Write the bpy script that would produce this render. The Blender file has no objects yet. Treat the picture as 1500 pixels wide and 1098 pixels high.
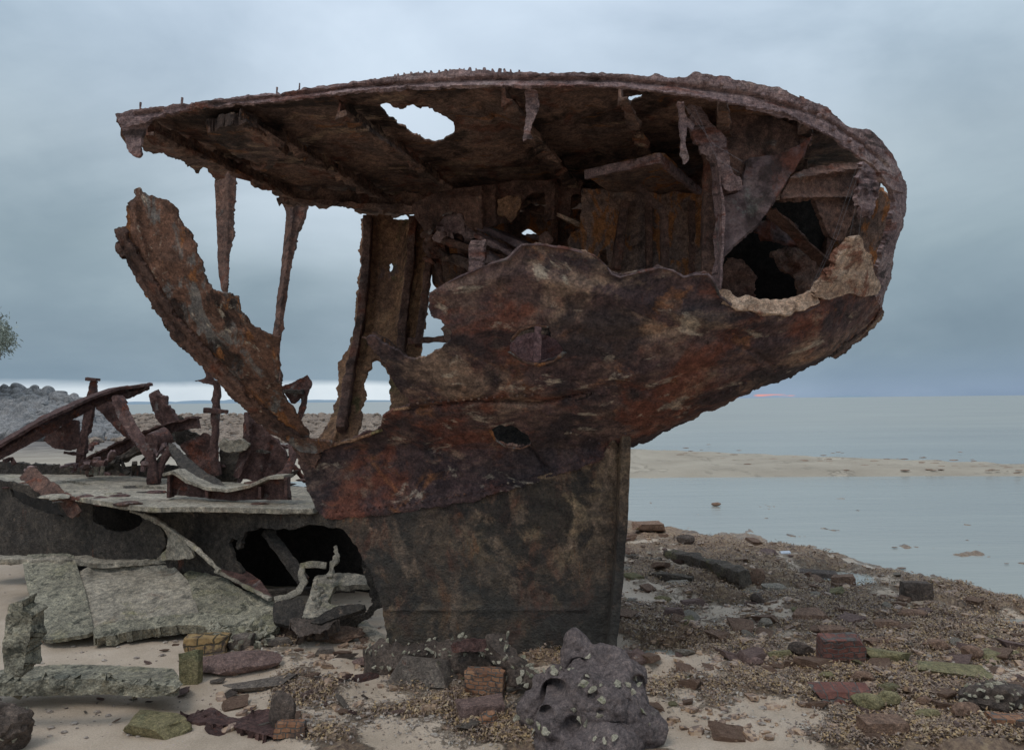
import bpy, bmesh, math, random
import numpy as np
from mathutils import Vector, Matrix, noise as mn
from mathutils.geometry import delaunay_2d_cdt
random.seed(7); rng = np.random.default_rng(7)
scene = bpy.context.scene
# ------------------------------------------------------------------ camera
W0, H0, FPX = 1500.0, 1098.0, 1100.0
CAMZ = 1.9
PITCH = math.atan(37 / FPX); ROLL = math.radians(-0.57)
camd = bpy.data.cameras.new('camera'); cam = bpy.data.objects.new('camera', camd)
scene.collection.objects.link(cam); scene.camera = cam
camd.sensor_width = 36.0; camd.lens = 36.0 * FPX / W0
camd.clip_start = 0.05; camd.clip_end = 20000
RM = Matrix.Rotation(math.pi / 2 + PITCH, 3, 'X') @ Matrix.Rotation(ROLL, 3, 'Z')
cam.matrix_world = Matrix.Translation((0, 0, CAMZ)) @ RM.to_4x4()
scene.render.resolution_x = 1024; scene.render.resolution_y = 749
# ------------------------------------------------------------------ light
SUN_EL, SUN_AZ = math.radians(58), math.radians(215)      # azimuth measured from +Y towards +X
world = bpy.data.worlds.new('World'); scene.world = world; world.use_nodes = True
def build_world():
    nt = world.node_tree; N = nt.nodes; L = nt.links; N.clear()
    out = N.new('ShaderNodeOutputWorld'); bg = N.new('ShaderNodeBackground'); L.new(bg.outputs[0], out.inputs[0])
    sky = N.new('ShaderNodeTexSky'); sky.sky_type = 'NISHITA'; sky.sun_disc = False
    sky.sun_elevation = SUN_EL; sky.sun_rotation = SUN_AZ; sky.air_density = 1.5; sky.dust_density = 3
    tc = N.new('ShaderNodeTexCoord'); sep = N.new('ShaderNodeSeparateXYZ'); L.new(tc.outputs['Generated'], sep.inputs[0])
    # height in the sky, bent a little by noise
    mp = N.new('ShaderNodeMapping'); mp.inputs['Scale'].default_value = (1.0, 1.0, 2.1); L.new(tc.outputs['Generated'], mp.inputs[0])
    n1 = N.new('ShaderNodeTexNoise'); n1.inputs['Scale'].default_value = 1.7; n1.inputs['Detail'].default_value = 7; n1.inputs['Roughness'].default_value = .5
    n1.inputs['Distortion'].default_value = .5
    L.new(mp.outputs[0], n1.inputs['Vector'])
    n2 = N.new('ShaderNodeTexNoise'); n2.inputs['Scale'].default_value = 3.6; n2.inputs['Detail'].default_value = 8; n2.inputs['Roughness'].default_value = .55
    n2.inputs['Distortion'].default_value = .3
    L.new(mp.outputs[0], n2.inputs['Vector'])
    def math_(op, a, b, clamp=False):
        m = N.new('ShaderNodeMath'); m.operation = op; m.use_clamp = clamp
        for i, v in enumerate((a, b)):
            if isinstance(v, (int, float)): m.inputs[i].default_value = v
            else: L.new(v, m.inputs[i])
        return m.outputs[0]
    # base ramp along elevation
    el = math_('ADD', sep.outputs['Z'], math_('MULTIPLY', math_('SUBTRACT', n2.outputs['Fac'], .5), .035))
    ramp = N.new('ShaderNodeValToRGB'); L.new(el, ramp.inputs[0])
    stops = [(0.0, (.36,.46,.56)), (.012, (.36,.46,.57)), (.03, (.275,.37,.455)), (.08, (.25,.335,.41)), (.18, (.315,.405,.465)),
             (.30, (.38,.47,.545)), (.42, (.44,.55,.66)), (.50, (.52,.64,.77)), (1.0, (.72,.84,.98))]
    cr = ramp.color_ramp
    while len(cr.elements) > 1: cr.elements.remove(cr.elements[-1])
    cr.elements[0].position = stops[0][0]; cr.elements[0].color = (*stops[0][1], 1)
    for p, c in stops[1:]:
        e = cr.elements.new(p); e.color = (*c, 1)
    # left part of the horizon is brighter than the right part (a clear strip under the cloud)
    side = N.new('ShaderNodeMapRange'); L.new(sep.outputs['X'], side.inputs[0])
    side.inputs[1].default_value = .12; side.inputs[2].default_value = -.12
    strip = N.new('ShaderNodeMapRange'); L.new(el, strip.inputs[0]); strip.inputs[1].default_value = .030; strip.inputs[2].default_value = .020
    sm = math_('MULTIPLY', math_('MULTIPLY', strip.outputs[0], side.outputs[0]), .95)
    mx = N.new('ShaderNodeMixRGB'); L.new(sm, mx.inputs[0]); L.new(ramp.outputs[0], mx.inputs[1]); mx.inputs[2].default_value = (.80,.88,.94,1)
    # the right half near the horizon is bluer
    dk = N.new('ShaderNodeMapRange'); L.new(el, dk.inputs[0]); dk.inputs[1].default_value = .06; dk.inputs[2].default_value = .0
    sd2 = N.new('ShaderNodeMapRange'); L.new(sep.outputs['X'], sd2.inputs[0]); sd2.inputs[1].default_value = 0; sd2.inputs[2].default_value = .3
    mb = N.new('ShaderNodeMixRGB'); L.new(math_('MULTIPLY', math_('MULTIPLY', dk.outputs[0], sd2.outputs[0]), .8), mb.inputs[0])
    L.new(mx.outputs[0], mb.inputs[1]); mb.inputs[2].default_value = (.27,.36,.50,1)
    # cloud modulation
    cm = N.new('ShaderNodeValToRGB'); L.new(n1.outputs['Fac'], cm.inputs[0])
    cm.color_ramp.elements[0].position = .38; cm.color_ramp.elements[0].color = (.80,.83,.86,1)
    cm.color_ramp.elements[1].position = .66; cm.color_ramp.elements[1].color = (1.16,1.14,1.12,1)
    c2 = N.new('ShaderNodeValToRGB'); L.new(n2.outputs['Fac'], c2.inputs[0])
    c2.color_ramp.elements[0].position = .36; c2.color_ramp.elements[0].color = (.90,.92,.93,1)
    c2.color_ramp.elements[1].position = .64; c2.color_ramp.elements[1].color = (1.10,1.09,1.07,1)
    m1 = N.new('ShaderNodeMixRGB'); m1.blend_type = 'MULTIPLY'; m1.inputs[0].default_value = 1; L.new(mb.outputs[0], m1.inputs[1]); L.new(cm.outputs[0], m1.inputs[2])
    m2 = N.new('ShaderNodeMixRGB'); m2.blend_type = 'MULTIPLY'; m2.inputs[0].default_value = 1; L.new(m1.outputs[0], m2.inputs[1]); L.new(c2.outputs[0], m2.inputs[2])
    # brighter cloud where the sun stands behind it, high in front of the camera
    dp = N.new('ShaderNodeVectorMath'); dp.operation = 'DOT_PRODUCT'; L.new(tc.outputs['Generated'], dp.inputs[0]); dp.inputs[1].default_value = (-.05, .84, .54)
    gl = N.new('ShaderNodeMapRange'); gl.interpolation_type = 'SMOOTHSTEP'; L.new(math_('ADD', dp.outputs['Value'], math_('MULTIPLY', math_('SUBTRACT', n1.outputs['Fac'], .5), .25)), gl.inputs[0])
    gl.inputs[1].default_value = .86; gl.inputs[2].default_value = 1.02; gl.inputs[3].default_value = 0; gl.inputs[4].default_value = .32
    mg = N.new('ShaderNodeMixRGB'); mg.blend_type = 'MIX'; L.new(gl.outputs[0], mg.inputs[0]); L.new(m2.outputs[0], mg.inputs[1]); mg.inputs[2].default_value = (1.0, 1.12, 1.3, 1); m2 = mg
    # small salmon slivers of lit cloud on the right horizon
    mp3 = N.new('ShaderNodeMapping'); mp3.inputs['Scale'].default_value = (14, 14, 260); L.new(tc.outputs['Generated'], mp3.inputs[0])
    n3 = N.new('ShaderNodeTexNoise'); n3.inputs['Scale'].default_value = 1.5; n3.inputs['Detail'].default_value = 3; L.new(mp3.outputs[0], n3.inputs['Vector'])
    def band(sock, lo, hi, f):
        a = N.new('ShaderNodeMapRange'); L.new(sock, a.inputs[0]); a.inputs[1].default_value = lo - f; a.inputs[2].default_value = lo + f
        b = N.new('ShaderNodeMapRange'); L.new(sock, b.inputs[0]); b.inputs[1].default_value = hi + f; b.inputs[2].default_value = hi - f
        return math_('MULTIPLY', a.outputs[0], b.outputs[0])
    k = math_('MULTIPLY', band(sep.outputs['Z'], .0018, .0042, .0008), band(sep.outputs['X'], .308, .350, .003))
    k = math_('MULTIPLY', k, math_('MULTIPLY', math_('SUBTRACT', n3.outputs['Fac'], .46), 12, True))
    m3 = N.new('ShaderNodeMixRGB'); L.new(k, m3.inputs[0]); L.new(m2.outputs[0], m3.inputs[1]); m3.inputs[2].default_value = (.85,.36,.32,1)
    # mostly cloud, with a share of the physical sky above it
    sk = N.new('ShaderNodeMixRGB'); sk.blend_type = 'MULTIPLY'; sk.inputs[0].default_value = 1
    L.new(sky.outputs[0], sk.inputs[1]); sk.inputs[2].default_value = (.08,.08,.08,1)
    fin = N.new('ShaderNodeMixRGB'); fin.inputs[0].default_value = .93; L.new(sk.outputs[0], fin.inputs[1]); L.new(m3.outputs[0], fin.inputs[2])
    L.new(fin.outputs[0], bg.inputs[0]); bg.inputs[1].default_value = 1.0
build_world()
sl = bpy.data.lights.new('sun', 'SUN'); sl.energy = 1.0; sl.angle = math.radians(22); sl.color = (1, .96, .9)
so = bpy.data.objects.new('sun', sl); scene.collection.objects.link(so)
sd = Vector((math.sin(SUN_AZ)*math.cos(SUN_EL), math.cos(SUN_AZ)*math.cos(SUN_EL), math.sin(SUN_EL)))
so.rotation_euler = sd.to_track_quat('Z', 'Y').to_euler(); so.location = (0, -3, 12)
scene.view_settings.view_transform = 'Standard'; scene.view_settings.look = 'None'
scene.view_settings.exposure = 0.0; scene.view_settings.gamma = 1
# ------------------------------------------------------------------ picture <-> world helpers
Rn = np.array(RM)
def rays(px, py):
    px = np.asarray(px, float); py = np.asarray(py, float)
    loc = np.stack([(px-W0/2)/FPX, -(py-H0/2)/FPX, -np.ones_like(px)], -1)
    d = loc @ Rn.T
    return d / d[..., 1:2]
def at_y(px, py, Y):
    d = rays(px, py); return np.array([0, 0, CAMZ]) + d * np.asarray(Y)[..., None]
def on_z(px, py, z=0.0):
    d = rays(px, py); k = (z-CAMZ)/d[..., 2]; return np.array([0, 0, CAMZ]) + d * k[..., None]
def G(px, py, z=0.0): return Vector(on_z(float(px), float(py), z))
def project(P):
    d = (np.asarray(P) - np.array([0, 0, CAMZ])) @ Rn
    return W0/2 - FPX*d[..., 0]/d[..., 2], H0/2 + FPX*d[..., 1]/d[..., 2]
# hull: s runs aft along the keel from the stern post, t is athwart (away from the camera)
A8 = math.radians(8)
def st(x, y): return (x-.78)*math.cos(A8)-(y-5.5)*math.sin(A8), (x-.78)*math.sin(A8)+(y-5.5)*math.cos(A8)
def hull_b(s, z):
    B = np.interp(z, [0, 1.3, 1.55, 1.75, 2.0, 2.35, 2.8, 3.3, 3.75], [.09, .12, .2, .40, .68, .98, 1.22, 1.38, 1.43])
    se = np.interp(z, [0, 1.55, 1.92, 2.21, 2.54, 3.06, 3.6], [0, .03, .9, 1.5, 1.8, 1.97, 2.0])
    s0 = np.interp(z, [0, 1.5, 2.0, 3.0], [-1.8, -1.4, -.9, -.5])
    u = np.clip((s-s0)/(se-s0), 0, None)
    r = np.where(u < 1, B*np.power(np.clip(1-u**2.1, 0, 1), .5), -(s-se)*1.3)
    return r
YS = np.linspace(2.6, 9.2, 420)
def hull_hit(px, py, far):
    px = np.asarray(px, float); py = np.asarray(py, float); res = np.zeros(px.shape)
    for a in range(0, len(px), 3000):
        d = rays(px[a:a+3000], py[a:a+3000])
        X = d[:, 0:1]*YS; Z = CAMZ + d[:, 2:3]*YS; s, t = st(X, YS[None, :]); b = hull_b(s, Z)
        if not far:
            F = t + b; i = np.argmax(F >= 0, axis=1)
        else:
            F = t - b; neg = F < 0; i = F.shape[1]-np.argmax(neg[:, ::-1], axis=1); i = np.clip(i, 1, F.shape[1]-1)
        i = np.clip(i, 1, None); r = np.arange(len(i)); f0, f1 = F[r, i-1], F[r, i]
        w = np.clip(-f0/np.where(abs(f1-f0) < 1e-9, 1e-9, f1-f0), 0, 1)
        res[a:a+3000] = YS[i-1] + w*(YS[i]-YS[i-1])
    return res
def NEAR(off=0.0): return lambda px, py: hull_hit(px, py, False)+off
def FAR(off=0.0): return lambda px, py: hull_hit(px, py, True)+off
ZDECK = 3.73
def DECK(z=ZDECK): return lambda px, py: (z-CAMZ)/rays(px, py)[..., 2]
def PY(y0, ax=0.0, az=0.0, x0=0.0, z0=0.0):      # plane y = y0 + ax (x-x0) + az (z-z0)
    def f(px, py):
        d = rays(px, py); return (y0 - ax*x0 + az*(CAMZ-z0))/(1 - ax*d[..., 0] - az*d[..., 2])
    return f
def LIN(y0, px0, y1, px1): return lambda px, py: y0 + (np.asarray(px)-px0)/(px1-px0)*(y1-y0)
def LINV(y0, py0, y1, py1): return lambda px, py: y0 + (np.asarray(py)-py0)/(py1-py0)*(y1-y0)
# ------------------------------------------------------------------ object helpers
COL = scene.collection
def tag(o, label=None, cat=None, group=None, kind=None):
    if label: o['label'] = label
    if cat: o['category'] = cat
    if group: o['group'] = group
    if kind: o['kind'] = kind
    return o
def empty(name, loc, label, cat, group=None):
    o = bpy.data.objects.new(name, None); COL.objects.link(o); o.location = loc; o.empty_display_size = .2
    return tag(o, label, cat, group)
def link_mesh(name, V, F, mat, parent=None, smooth=True, angle=48):
    """V in world coordinates; local coordinates are relative to the root empty"""
    V = np.asarray(V, float)
    root = parent
    off = np.zeros(3)
    while root is not None:
        off = off + np.array(root.location); root = root.parent
    base = np.zeros(3) if parent is not None else np.array([V[:, 0].mean(), V[:, 1].mean(), V[:, 2].min()])
    me = bpy.data.meshes.new(name); me.from_pydata((V-off-base).tolist(), [], F); me.update()
    if smooth:
        me.polygons.foreach_set('use_smooth', [True]*len(me.polygons)); me.set_sharp_from_angle(angle=math.radians(angle))
    if mat: me.materials.append(mat)
    o = bpy.data.objects.new(name, me); COL.objects.link(o)
    if parent is not None: o.parent = parent
    else: o.location = base
    return o
def pip(px, py, poly):
    P = np.asarray(poly, float); x0, y0 = P[:, 0], P[:, 1]; x1, y1 = np.roll(x0, -1), np.roll(y0, -1)
    c = np.zeros(len(px), bool)
    for a, b, c_, d in zip(x0, y0, x1, y1):
        if b == d: continue
        m = ((b > py) != (d > py)) & (px < (c_-a)*(py-b)/(d-b)+a); c ^= m
    return c
def jag(poly, amp=2.0, seg=3.0, seed=0.0, smooth_pts=False):
    out = []; n = len(poly); acc = 0
    for i in range(n):
        a = np.array(poly[i], float); b = np.array(poly[(i+1) % n], float); L = np.linalg.norm(b-a)
        k = max(1, int(L/seg)); nrm = np.array([-(b-a)[1], (b-a)[0]])/max(L, 1e-6)
        for j in range(k):
            p = a+(b-a)*j/k; q = Vector((p[0]*.035, p[1]*.035, seed))
            d = mn.noise(q*1.2)*1.7 + mn.noise(q*2.9)*1.5 + (.3-abs(mn.noise(q*5.3)))*1.1 + mn.noise(q*13)*.45
            out.append(tuple(p+nrm*d*amp*(1 if j else .5)))
    return out
def chaikin(poly, it=1):
    for _ in range(it):
        q = []
        for i in range(len(poly)):
            a = poly[i]; b = poly[(i+1) % len(poly)]
            q += [(a[0]*.88+b[0]*.12, a[1]*.88+b[1]*.12), (a[0]*.12+b[0]*.88, a[1]*.12+b[1]*.88)]
        poly = q
    return poly
SEED = [0.0]
def fnoise(P, sc, octs=3, seed=0.0):
    out = np.zeros(len(P)); a = 1.0; tot = 0
    for k in range(octs):
        f = sc*2.1**k
        out += a*np.array([mn.noise(Vector((p[0]*f+seed, p[1]*f-seed, p[2]*f+seed*.5))) for p in P]); tot += a; a *= .5
    return out/tot
def sheet_geo(outline, depth, th=.015, step=6, jg=1.6, holes=(), rough=.012, rsc=2.5, relief=None, seg=None, sm=1, crag=.012):
    SEED[0] += 3.7; sd_ = SEED[0]
    seg = seg or max(1.6, step*.5)
    loops = [jag(chaikin(list(outline), sm) if sm else list(outline), jg, seg, sd_)] + [jag(chaikin(list(h), 1), jg, seg, sd_+5) for h in holes]
    bv = []; be = []
    for lp in loops:
        b0 = len(bv); bv += lp; be += [(b0+i, b0+(i+1) % len(lp)) for i in range(len(lp))]
    B = np.array(bv); x0, y0 = B.min(0); x1, y1 = B.max(0)
    gx, gy = np.meshgrid(np.arange(x0, x1+step, step), np.arange(y0, y1+step, step*.87))
    gx = gx + (np.arange(gx.shape[0]) % 2)[:, None]*step*.5
    gx = (gx+rng.uniform(-.22, .22, gx.shape)*step).ravel(); gy = (gy+rng.uniform(-.22, .22, gy.shape)*step).ravel()
    ins = pip(gx, gy, loops[0])
    for h in loops[1:]: ins &= ~pip(gx, gy, h)
    gx, gy = gx[ins], gy[ins]
    if len(gx):
        keep = np.ones(len(gx), bool)
        for a in range(0, len(B), 200):
            d = np.hypot(gx[:, None]-B[None, a:a+200, 0], gy[:, None]-B[None, a:a+200, 1]).min(1); keep &= d > step*.45
        gx, gy = gx[keep], gy[keep]
    allv = [Vector(p) for p in bv] + [Vector((x, y)) for x, y in zip(gx, gy)]
    vs, es, fs, *_ = delaunay_2d_cdt(allv, be, [], 0, 1e-5)
    Vp = np.array([(v.x, v.y) for v in vs]); F = np.array([f for f in fs if len(f) == 3])
    c = Vp[F].mean(1); ok = pip(c[:, 0], c[:, 1], loops[0])
    for h in loops[1:]: ok &= ~pip(c[:, 0], c[:, 1], h)
    F = F[ok]; used = np.unique(F); rm = -np.ones(len(Vp), int); rm[used] = np.arange(len(used)); Vp = Vp[used]; F = rm[F]
    px, py = Vp[:, 0], Vp[:, 1]; Y = np.asarray(depth(px, py), float)
    P = at_y(px, py, Y)
    dY = rough*(fnoise(P, rsc, 4, sd_))*1.6
    if crag:
        for f_, a_ in ((5, .9), (11, .8), (24, .25 if step > 3.5 else .5)):
            dY = dY + crag*a_*np.array([.28-abs(mn.noise(Vector(p)*f_+Vector((sd_, 0, 0)))) for p in P])
    if relief is not None: dY = dY + relief(px, py)
    P = at_y(px, py, Y+dY)
    # orientation towards the camera
    n = np.cross(P[F[:, 1]]-P[F[:, 0]], P[F[:, 2]]-P[F[:, 0]]); tocam = np.array([0, 0, CAMZ])-P[F].mean(1)
    fl = (n*tocam).sum(1) < 0; F[fl] = F[fl][:, ::-1]; n[fl] *= -1
    vn = np.zeros_like(P)
    for k in range(3): np.add.at(vn, F[:, k], n)
    vn /= np.maximum(np.linalg.norm(vn, axis=1), 1e-9)[:, None]
    Q = P - vn*th; nP = len(P)
    cnt = {}
    for f in F:
        for a, b in ((f[0], f[1]), (f[1], f[2]), (f[2], f[0])): cnt[(a, b)] = cnt.get((a, b), 0)+1
    faces = F.tolist()+(F[:, ::-1]+nP).tolist()
    for (a, b) in cnt:
        if (b, a) not in cnt: faces.append([int(a), int(a+nP), int(b+nP), int(b)])
    return np.vstack([P, Q]), faces
def sheet(name, outline, depth, mat, parent=None, label=None, **kw):
    V, F = sheet_geo(outline, depth, **kw); o = link_mesh(name, V, F, mat, parent)
    if label: o['label'] = label
    return o
def merge(*gs):
    V = []; F = []; n = 0
    for v, f in gs:
        V.append(np.asarray(v)); F += [[i+n for i in q] for q in f]; n += len(v)
    return np.vstack(V), F
def ridge(lines):
    """relief along polylines given in picture coordinates: (points, width, height)   height>0 = away from the camera"""
    def f(px, py):
        out = np.zeros(len(px))
        for pts, w, h in lines:
            best = np.full(len(px), 1e9)
            for (ax, ay), (bx, by) in zip(pts[:-1], pts[1:]):
                L2 = (bx-ax)**2+(by-ay)**2; u = np.clip(((px-ax)*(bx-ax)+(py-ay)*(by-ay))/L2, 0, 1)
                best = np.minimum(best, np.hypot(px-ax-u*(bx-ax), py-ay-u*(by-ay)))
            out += h*np.exp(-(best/w)**2)
        return out
    return f
def bar_geo(pts, w, h, up=(0, 0, 1), rough=.006, seg=.04, sec=None, taper=None):
    """swept section through 3D points; default section: rounded box w (side) x h (up)"""
    P = [Vector(p) for p in pts]; out = [P[0]]
    for a, b in zip(P[:-1], P[1:]):
        k = max(1, int((b-a).length/seg)); out += [a.lerp(b, (j+1)/k) for j in range(k)]
    if sec is None: sec = [(-.5, -.42), (-.42, -.5), (0, -.5), (.42, -.5), (.5, -.42), (.5, 0), (.5, .42), (.42, .5), (0, .5), (-.42, .5), (-.5, .42), (-.5, 0)]
    n = len(sec); V = []; F = []; SEED[0] += 1.3; N = len(out)
    for i, p in enumerate(out):
        t = (out[min(i+1, N-1)]-out[max(i-1, 0)]).normalized(); u = Vector(up); s = t.cross(u)
        if s.length < 1e-3: s = t.cross(Vector((0, 1, 0)))
        s.normalize(); u = s.cross(t).normalized(); k = 1 if taper is None else taper[0]+(taper[1]-taper[0])*i/max(1, N-1)
        for (a, b) in sec:
            q = p + s*a*w*k + u*b*h*k; d = mn.noise(q*9+Vector((SEED[0],)*3))*rough*1.5 + mn.noise(q*30)*rough
            q = q + (q-p).normalized()*d; V.append(q[:])
    for i in range(N-1):
        for j in range(n):
            F.append([i*n+j, i*n+(j+1) % n, (i+1)*n+(j+1) % n, (i+1)*n+j])
    F.append(list(range(n))[::-1]); F.append([(N-1)*n+j for j in range(n)])
    return np.array(V), F
def bar(name, pts, w, h, mat, parent=None, **kw):
    V, F = bar_geo(pts, w, h, **kw); return link_mesh(name, V, F, mat, parent)
LSEC = [(-.5, -.5), (.5, -.5), (.5, -.28), (-.25, -.28), (-.25, .5), (-.5, .5)]
TSEC = [(-.5, .5), (-.5, .3), (-.12, .3), (-.12, -.5), (.12, -.5), (.12, .3), (.5, .3), (.5, .5)][::-1]
def pp(px, py, y): return tuple(at_y(float(px), float(py), np.array(float(y))))
def rivets(pts, r=.012, out=(0, -1, 0), h=.6):
    V = []; F = []; o = Vector(out).normalized(); a = o.orthogonal().normalized(); b = o.cross(a)
    for p in pts:
        p = Vector(p); n0 = len(V)
        for rr, hh in ((1, -.4), (.95, .25), (.55, .55)):
            for k in range(7):
                t = k*2*math.pi/7; V.append((p+(a*math.cos(t)+b*math.sin(t))*r*rr+o*r*hh*h*1.6)[:])
        V.append((p+o*r*h)[:])
        for q in range(2):
            for k in range(7): F.append([n0+q*7+k, n0+q*7+(k+1) % 7, n0+(q+1)*7+(k+1) % 7, n0+(q+1)*7+k])
        for k in range(7): F.append([n0+14+k, n0+14+(k+1) % 7, n0+21])
    return np.array(V), F
def zground(x, y):
    hit, loc, *_ = bpy.data.objects['ground'].ray_cast(Vector((x, y, 3)), Vector((0, 0, -1))); return loc.z if hit else 0
def cutrock(seed, sub=3, cuts=9, rough=.05, squash=(1, 1, 1), box=0.0, bev=.0):
    r_ = random.Random(seed); bm = bmesh.new()
    bmesh.ops.create_icosphere(bm, subdivisions=sub, radius=1)
    planes = []
    if box:
        for d in ((1,0,0),(-1,0,0),(0,1,0),(0,-1,0),(0,0,1),(0,0,-1)):
            planes.append(((Vector(d)+Vector((r_.uniform(-.12, .12), r_.uniform(-.12, .12), r_.uniform(-.12, .12)))*box).normalized(), r_.uniform(.5, .57)))
    for i in range(cuts):
        planes.append((Vector((r_.gauss(0, 1), r_.gauss(0, 1), r_.gauss(0, 1))).normalized(), r_.uniform(.62, .86)))
    o = Vector((r_.uniform(0, 50),)*3)
    for v in bm.verts:
        p = v.co*1.0
        if box: p = p*1.3
        for _ in range(2):
            for n, d in planes:
                k = p.dot(n)-d
                if k > 0: p -= n*k
        p += p.normalized()*(mn.noise(p*1.8+o)*rough*1.6+mn.noise(p*5+o)*rough*.8+mn.noise(p*14+o)*rough*.35)
        v.co = p
    V = np.array([v.co[:] for v in bm.verts]); F = [[v.index for v in f.verts] for f in bm.faces]; bm.free()
    V -= (V.max(0)+V.min(0))/2; V /= (V.max(0)-V.min(0)); return V, F
# ------------------------------------------------------------------ materials
def nodes(name):
    m = bpy.data.materials.new(name); m.use_nodes = True; nt = m.node_tree; nt.nodes.clear()
    o = nt.nodes.new('ShaderNodeOutputMaterial'); p = nt.nodes.new('ShaderNodeBsdfPrincipled'); nt.links.new(p.outputs[0], o.inputs[0])
    return m, nt, p
def N_(nt, t, **kw):
    n = nt.nodes.new(t)
    for k, v in kw.items(): setattr(n, k, v)
    return n
def ramp_(nt, fac, stops, interp='LINEAR'):
    r = nt.nodes.new('ShaderNodeValToRGB'); nt.links.new(fac, r.inputs[0]); cr = r.color_ramp; cr.interpolation = interp
    while len(cr.elements) > 1: cr.elements.remove(cr.elements[-1])
    cr.elements[0].position = stops[0][0]; c = stops[0][1]; cr.elements[0].color = (*c, 1) if len(c) == 3 else c
    for p, c in stops[1:]:
        e = cr.elements.new(p); e.color = (*c, 1) if len(c) == 3 else c
    return r.outputs[0]
def noise_(nt, vec, scale, detail=6, rough=.6, dist=0.0, kind=None, stretch=None, rot=None, off=None):
    if stretch or rot or off:
        mp = nt.nodes.new('ShaderNodeMapping'); nt.links.new(vec, mp.inputs[0])
        if stretch: mp.inputs['Scale'].default_value = stretch
        if rot: mp.inputs['Rotation'].default_value = rot
        if off: mp.inputs['Location'].default_value = off
        vec = mp.outputs[0]
    n = nt.nodes.new('ShaderNodeTexNoise'); nt.links.new(vec, n.inputs['Vector']); n.inputs['Scale'].default_value = scale
    n.inputs['Detail'].default_value = detail; n.inputs['Roughness'].default_value = rough; n.inputs['Distortion'].default_value = dist
    if kind: n.noise_type = kind
    return n.outputs['Fac']
def M_(nt, op, a, b=0.0, clamp=False):
    m = nt.nodes.new('ShaderNodeMath'); m.operation = op; m.use_clamp = clamp
    for i, v in enumerate((a, b)):
        if isinstance(v, (int, float)): m.inputs[i].default_value = v
        else: nt.links.new(v, m.inputs[i])
    return m.outputs[0]
def mix_(nt, fac, a, b, mode='MIX'):
    m = nt.nodes.new('ShaderNodeMixRGB'); m.blend_type = mode
    for i, v in enumerate((fac, a, b)):
        if isinstance(v, (int, float)): m.inputs[i].default_value = v
        elif isinstance(v, tuple): m.inputs[i].default_value = (*v, 1)
        else: nt.links.new(v, m.inputs[i])
    return m.outputs[0]
def sat(c, g=1.0): return tuple(min(1, x*g) for x in c)
DARKB = (.030, .022, .020); BROWN = (.115, .066, .054); RED = (.19, .062, .036); ORANGE = (.33, .14, .055)
TAN = (.36, .25, .18); PURP = (.16, .115, .115); GREY = (.22, .21, .20); CREAM = (.52, .44, .35); OLIVE = (.17, .16, .07); BLACK = (.018, .018, .017)
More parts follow.
